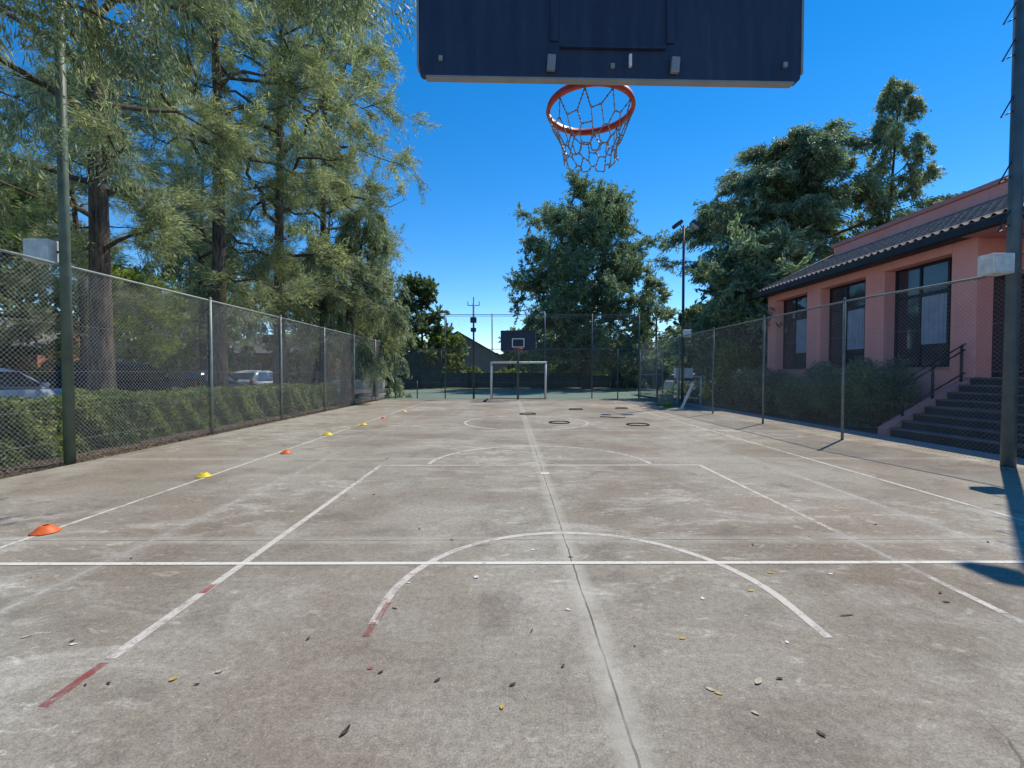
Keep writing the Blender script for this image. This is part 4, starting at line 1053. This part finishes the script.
# ------------------------------------------------------------------ parked cars
def car(label, loc, rz, mat, suv=False):
    """local +X is forward"""
    root = thing('parked_car', label, 'car', loc, rz, 'parked cars behind the hedge')
    Ln = 4.5 if suv else 4.1; Wd = .92 if suv else .86; roof = 1.72 if suv else 1.46; belt = 1.02 if suv else .90
    # body: stations along length  (x, zbottom, ztop, halfwidth)
    if suv: stn = [(-2.22, .45, .80, .74), (-2.15, .34, 1.0, .86), (-1.9, .26, belt, Wd), (-.8, .22, belt, Wd), (.75, .22, belt - .02, Wd), (1.25, .22, belt - .03, Wd), (1.9, .26, .94, .88), (2.15, .34, .86, .80), (2.25, .45, .70, .66)]
    else: stn = [(-2.02, .42, .75, .70), (-1.95, .32, .90, .80), (-1.7, .25, belt + .02, Wd), (-.8, .2, belt, Wd), (.65, .2, belt - .03, Wd), (1.1, .2, belt - .05, Wd), (1.7, .25, .80, .82), (1.98, .32, .70, .74), (2.06, .42, .60, .6)]
    def loft(stn, ring):
        vs = []; fs = []
        for s_ in stn: vs += ring(*s_)
        k = len(ring(*stn[0]))
        for i in range(len(stn) - 1):
            for j in range(k):
                j2 = (j + 1) % k; fs.append((i * k + j, i * k + j2, (i + 1) * k + j2, (i + 1) * k + j))
        fs.append(tuple(range(k - 1, -1, -1))); fs.append(tuple((len(stn) - 1) * k + j for j in range(k)))
        return MB().add(vs, fs)
    def ring(x, zb, zt, hw):
        zm = (zb + zt) / 2
        return [(x, -hw * .9, zb), (x, hw * .9, zb), (x, hw, zb + (zt - zb) * .25), (x, hw * 1.0, zb + (zt - zb) * .7), (x, hw * .93, zt - .03), (x, hw * .6, zt + .012), (x, 0, zt + .02), (x, -hw * .6, zt + .012), (x, -hw * .93, zt - .03), (x, -hw, zb + (zt - zb) * .7), (x, -hw, zb + (zt - zb) * .25)]
    body = loft(stn, ring).build('body', mat, root, True)
    if suv: cab = [(-2.12, belt - .06, belt - .02, .82), (-1.85, belt - .06, roof - .1, .72), (-1.3, belt - .06, roof, .70), (.0, belt - .06, roof, .70), (.35, belt - .06, roof - .06, .69), (1.15, belt - .06, belt - .01, .78)]
    else: cab = [(-1.88, belt - .06, belt + .02, .76), (-1.45, belt - .06, roof - .1, .66), (-.9, belt - .06, roof, .64), (.0, belt - .06, roof - .01, .64), (.3, belt - .06, roof - .08, .63), (1.15, belt - .06, belt - .06, .74)]
    def cring(x, zb, zt, hw):
        return [(x, -Wd * .95, zb), (x, Wd * .95, zb), (x, hw + (Wd * .93 - hw) * .06, zt - .03), (x, hw * .8, zt), (x, 0, zt + .015), (x, -hw * .8, zt), (x, -hw - (Wd * .93 - hw) * .06, zt - .03)]
    loft(cab, cring).build('cabin', mat, root, True)
    # side glass follows the tumblehome
    def sidepane(x0, x1, x0t, x1t, sgn):
        zb = belt + .02; zt = roof - .11; yb = Wd * .935; yt = (cab[2][3] + .03) * 1.0
        def q(x, z, o_):
            f = (z - (belt - .06)) / (roof - .03 - (belt - .06)); y = Wd * .95 + (cab[2][3] + .012 - Wd * .95) * f
            return (x, sgn * (y + o_), z)
        m = MB(); p = [(x0, zb), (x1, zb), (x1t, zt), (x0t, zt)]
        vs = [q(x, z, .012) for x, z in p] + [q(x, z, -.02) for x, z in p]
        m.add(vs, [(0, 1, 2, 3), (7, 6, 5, 4), (0, 4, 5, 1), (1, 5, 6, 2), (2, 6, 7, 3), (3, 7, 4, 0)]); m.build('window', 'dark_window_glass', root)
    for sg in (1, -1):
        sidepane(-.35, .82, -.32, .22, sg); sidepane(-1.35, -.42, -1.25, -.39, sg)
        if suv: sidepane(-1.95, -1.43, -1.78, -1.34, sg)
    # windscreen and rear glass
    for (xa, za), (xb, zb_), wa, wb in (((1.10, belt + .05), (.40, roof - .10), .70, .60), ((-2.03 if suv else -1.84, belt + .1), (-1.88 if suv else -1.5, roof - .16), .68, .60)):
        d = Vector((xb - xa, 0, zb_ - za)); nn_ = Vector((d.z, 0, -d.x)).normalized()
        if xa < 0: nn_ = -nn_
        vs = []
        for off in (.03, -.02):
            for x, z, w_ in ((xa, za, wa), (xb, zb_, wb)):
                for sg in (-1, 1): vs.append((x + nn_.x * off, sg * w_, z + nn_.z * off))
        MB().add(vs, [(0, 1, 3, 2), (4, 6, 7, 5), (0, 4, 5, 1), (2, 3, 7, 6), (0, 2, 6, 4), (1, 5, 7, 3)]).build('windscreen' if xa > 0 else 'rear_window', 'dark_window_glass', root)
    for x in (-1.3, 1.32):
        for sg in (-1, 1):
            rw = .35 if suv else .31
            ty = MB()
            prof = [(rw * .62, -.1), (rw * .95, -.1), (rw, -.07), (rw, .07), (rw * .95, .1), (rw * .62, .1)]
            k = 20; vs = []; fs = []
            for i in range(k):
                a = 2 * math.pi * i / k
                vs += [(x + r_ * math.cos(a), sg * (Wd - .06) + y_, rw + r_ * math.sin(a)) for r_, y_ in prof]
            for i in range(k):
                for j in range(6):
                    fs.append((i * 6 + j, ((i + 1) % k) * 6 + j, ((i + 1) % k) * 6 + (j + 1) % 6, i * 6 + (j + 1) % 6))
            ty.add(vs, fs); to = ty.build('wheel', 'tyre_rubber', root, True)
            MB().tube([(x, sg * (Wd - .13), rw), (x, sg * (Wd + .02), rw)], rw * .60, 16).build('rim', 'wheel_rim_metal', to, True)
    for sg in (-1, 1):
        MB().box((2.02 if suv else 1.86, sg * .62, .74 if suv else .64), (.16, .30, .14), sg * R(-22)).build('headlight', 'lamp_lens', root, bevel=.03)
        MB().box((-2.16 if suv else -1.95, sg * .70, .86 if suv else .82), (.12, .18, .22), sg * R(15)).build('taillight', 'red_lens', root, bevel=.03)
        MB().box((.72, sg * (Wd + .10), belt + .06), (.10, .18, .13)).build('mirror', mat, root, bevel=.03)
    return root
car('silver-blue hatchback parked at the left edge behind the near hedge', (-14.9, 12.7, .12), R(90), 'silver_car_paint')
car('dark navy SUV parked behind the thick casuarina trunk', (-14.9, 17.3, .12), R(88), 'navy_car_paint', True)
car('black hatchback parked between the first two trunks', (-14.9, 22.0, .12), R(91), 'black_car_paint')
car('small silver hatchback parked left of the third trunk', (-14.9, 26.6, .12), R(88), 'silver_car_paint')
car('white hatchback parked far beyond the green court, right of the central trunk', (12.2, 44.3, -.05), R(10), 'white_car_paint')
car('white hatchback parked in the shade beyond the far right fence', (13.6, 33.0, -.05), R(15), 'white_car_paint')

# ------------------------------------------------------------------ houses
def house(label, loc, rz, size, wall, roof, rise, wins, over=.4):
    root = thing('house', label, 'house', loc, rz, 'houses around the court'); sx, sy, h = size
    MB().span((-sx / 2, -sy / 2, -.1), (sx / 2, sy / 2, h)).prism([(-sy / 2, h + .002), (sy / 2, h + .002), (0, h + rise - .05)], 'x', -sx / 2, sx / 2).build('wall', wall, root)
    r_ = MB(); t_ = .14
    for sg in (-1, 1):
        a = (sg * (sy / 2 + over), h - over * rise / (sy / 2)); b_ = (0, h + rise)
        r_.prism([a, b_, (b_[0], b_[1] + t_), (a[0], a[1] + t_)] if sg > 0 else [b_, a, (a[0], a[1] + t_), (b_[0], b_[1] + t_)], 'x', -sx / 2 - over, sx / 2 + over)
    r_.build('roof', roof, root)
    for (x, y, z, w_, h_, side) in wins:
        f = MB(); p = MB()
        if side == 'y': f.box((x, y, z), (w_, .1, h_)); p.box((x, y + (-.055 if y < 0 else .055), z), (w_ - .16, .02, h_ - .16))
        else: f.box((x, y, z), (.1, w_, h_)); p.box((x + (.055 if x > 0 else -.055), y, z), (.02, w_ - .16, h_ - .16))
        fo = f.build('window', 'white_paint', root); p.build('pane', 'dark_window_glass', fo)
    return root
house('terracotta house beyond the car park, seen between the green pole and the first trunk', (-30, 27, -.05), R(10), (7, 6, 3.0), 'terracotta_wall', 'pale_roof', 1.7, [(3.5, -1, 1.7, 1.3, 1.1, 'x'), (3.5, 1.4, 1.7, 1.0, 1.1, 'x'), (-1, -3, 1.7, 1.4, 1.1, 'y'), (1.6, -3, 1.7, 1.2, 1.1, 'y')])
house('dark-roofed house at the far left edge beyond the cars', (-31, 17.5, -.05), R(4), (6, 7, 2.6), 'terracotta_wall', 'grey_shingle', 1.6, [(3, -1.2, 1.5, 1.2, 1.0, 'x'), (3, 1.5, 1.5, 1.2, 1.0, 'x'), (0, -3.5, 1.5, 1.2, 1.0, 'y')])
house('orange-brick house glimpsed behind the third and fourth casuarina trunks', (-19.5, 40, -.05), R(-5), (7, 6, 3.2), 'terracotta_wall', 'grey_shingle', 1.6, [(-1.5, -3, 1.7, 1.2, 1.2, 'y'), (1.5, -3, 1.7, 1.2, 1.2, 'y')])
house('grey house with steep dark gable beyond the green court, left of the far backboard', (-6.2, 58.5, -.05), R(90), (11, 11.6, 3.0), 'grey_render', 'grey_shingle', 3.3, [(-5.5, -1.6, 1.6, 1.2, 1.2, 'x'), (-5.5, 1.6, 1.6, 1.2, 1.2, 'x')])
# low white wall along the end of the car park
t = MB().span((-22, 37, -.1), (-10.5, 37.25, .75)).span((-22.04, 36.96, .752), (-10.46, 37.29, .83)).build('low_wall', 'white_paint', None, bevel=.01)
tag(t, 'low white wall along the far end of the car park', 'wall')

# ------------------------------------------------------------------ distant wood closing the horizon
def wood():
    rng = np.random.default_rng(77); n = 42000
    a = rng.uniform(-1.35, 1.35, n); d = rng.uniform(80, 105, n)
    hmax = 5.5 + 2.5 * np.sin(a * 17) + 1.8 * np.sin(a * 41 + 1) + 1.2 * np.sin(a * 93)
    C = np.stack([d * np.sin(a), d * np.cos(a), rng.uniform(0, 1, n) ** .8 * hmax], 1)
    V, Q = blades(C, unit(rng.normal(size=(n, 3))), rng.uniform(.8, 1.8, n), rng.uniform(.5, 1.0, n), rng)
    o = np_mesh('distant_wood', V, Q, 'f_mid'); struct(o, 'stuff')
wood()

# ------------------------------------------------------------------ light, sky, camera
EL, AZ = R(56.5), R(47)
sv = Vector((math.sin(AZ) * math.cos(EL), math.cos(AZ) * math.cos(EL), math.sin(EL)))
sl = bpy.data.lights.new('sun', 'SUN'); sl.energy = 2.75; sl.angle = R(.53); sl.color = (1., .94, .84)
so = bpy.data.objects.new('sun', sl); COL.objects.link(so); so.rotation_euler = (-sv).to_track_quat('-Z', 'Y').to_euler(); so.location = sv * 60
wd = bpy.data.worlds.new('World'); scn.world = wd; wd.use_nodes = True
nt = wd.node_tree; nt.nodes.clear()
sky = nt.nodes.new('ShaderNodeTexSky'); sky.sky_type = 'NISHITA'; sky.sun_disc = False; sky.sun_elevation = EL; sky.sun_rotation = AZ
sky.air_density = .8; sky.dust_density = 0.; sky.ozone_density = 1.2
hs = nt.nodes.new('ShaderNodeHueSaturation'); hs.inputs['Saturation'].default_value = 1.43
bg = nt.nodes.new('ShaderNodeBackground'); bg.inputs['Strength'].default_value = .122
wo = nt.nodes.new('ShaderNodeOutputWorld')
nt.links.new(sky.outputs[0], hs.inputs['Color']); nt.links.new(hs.outputs[0], bg.inputs[0]); nt.links.new(bg.outputs[0], wo.inputs[0])

cam = bpy.data.cameras.new('camera'); cam.sensor_width = 36; cam.lens = 445 / 1024 * 36; cam.clip_end = 2000; cam.clip_start = .05
co = bpy.data.objects.new('camera', cam); COL.objects.link(co); co.location = (0, 0, 1.43); co.rotation_euler = (R(90 - 1.416), 0, R(-.26))
scn.camera = co
scn.view_settings.view_transform = 'Standard'; scn.view_settings.look = 'None'; scn.view_settings.exposure = .66; scn.view_settings.gamma = 1
scn.render.engine = 'CYCLES'
scn.cycles.use_denoising = True
scn.cycles.max_bounces = 6; scn.cycles.diffuse_bounces = 4; scn.cycles.transparent_max_bounces = 8; scn.cycles.transmission_bounces = 3; scn.cycles.glossy_bounces = 3
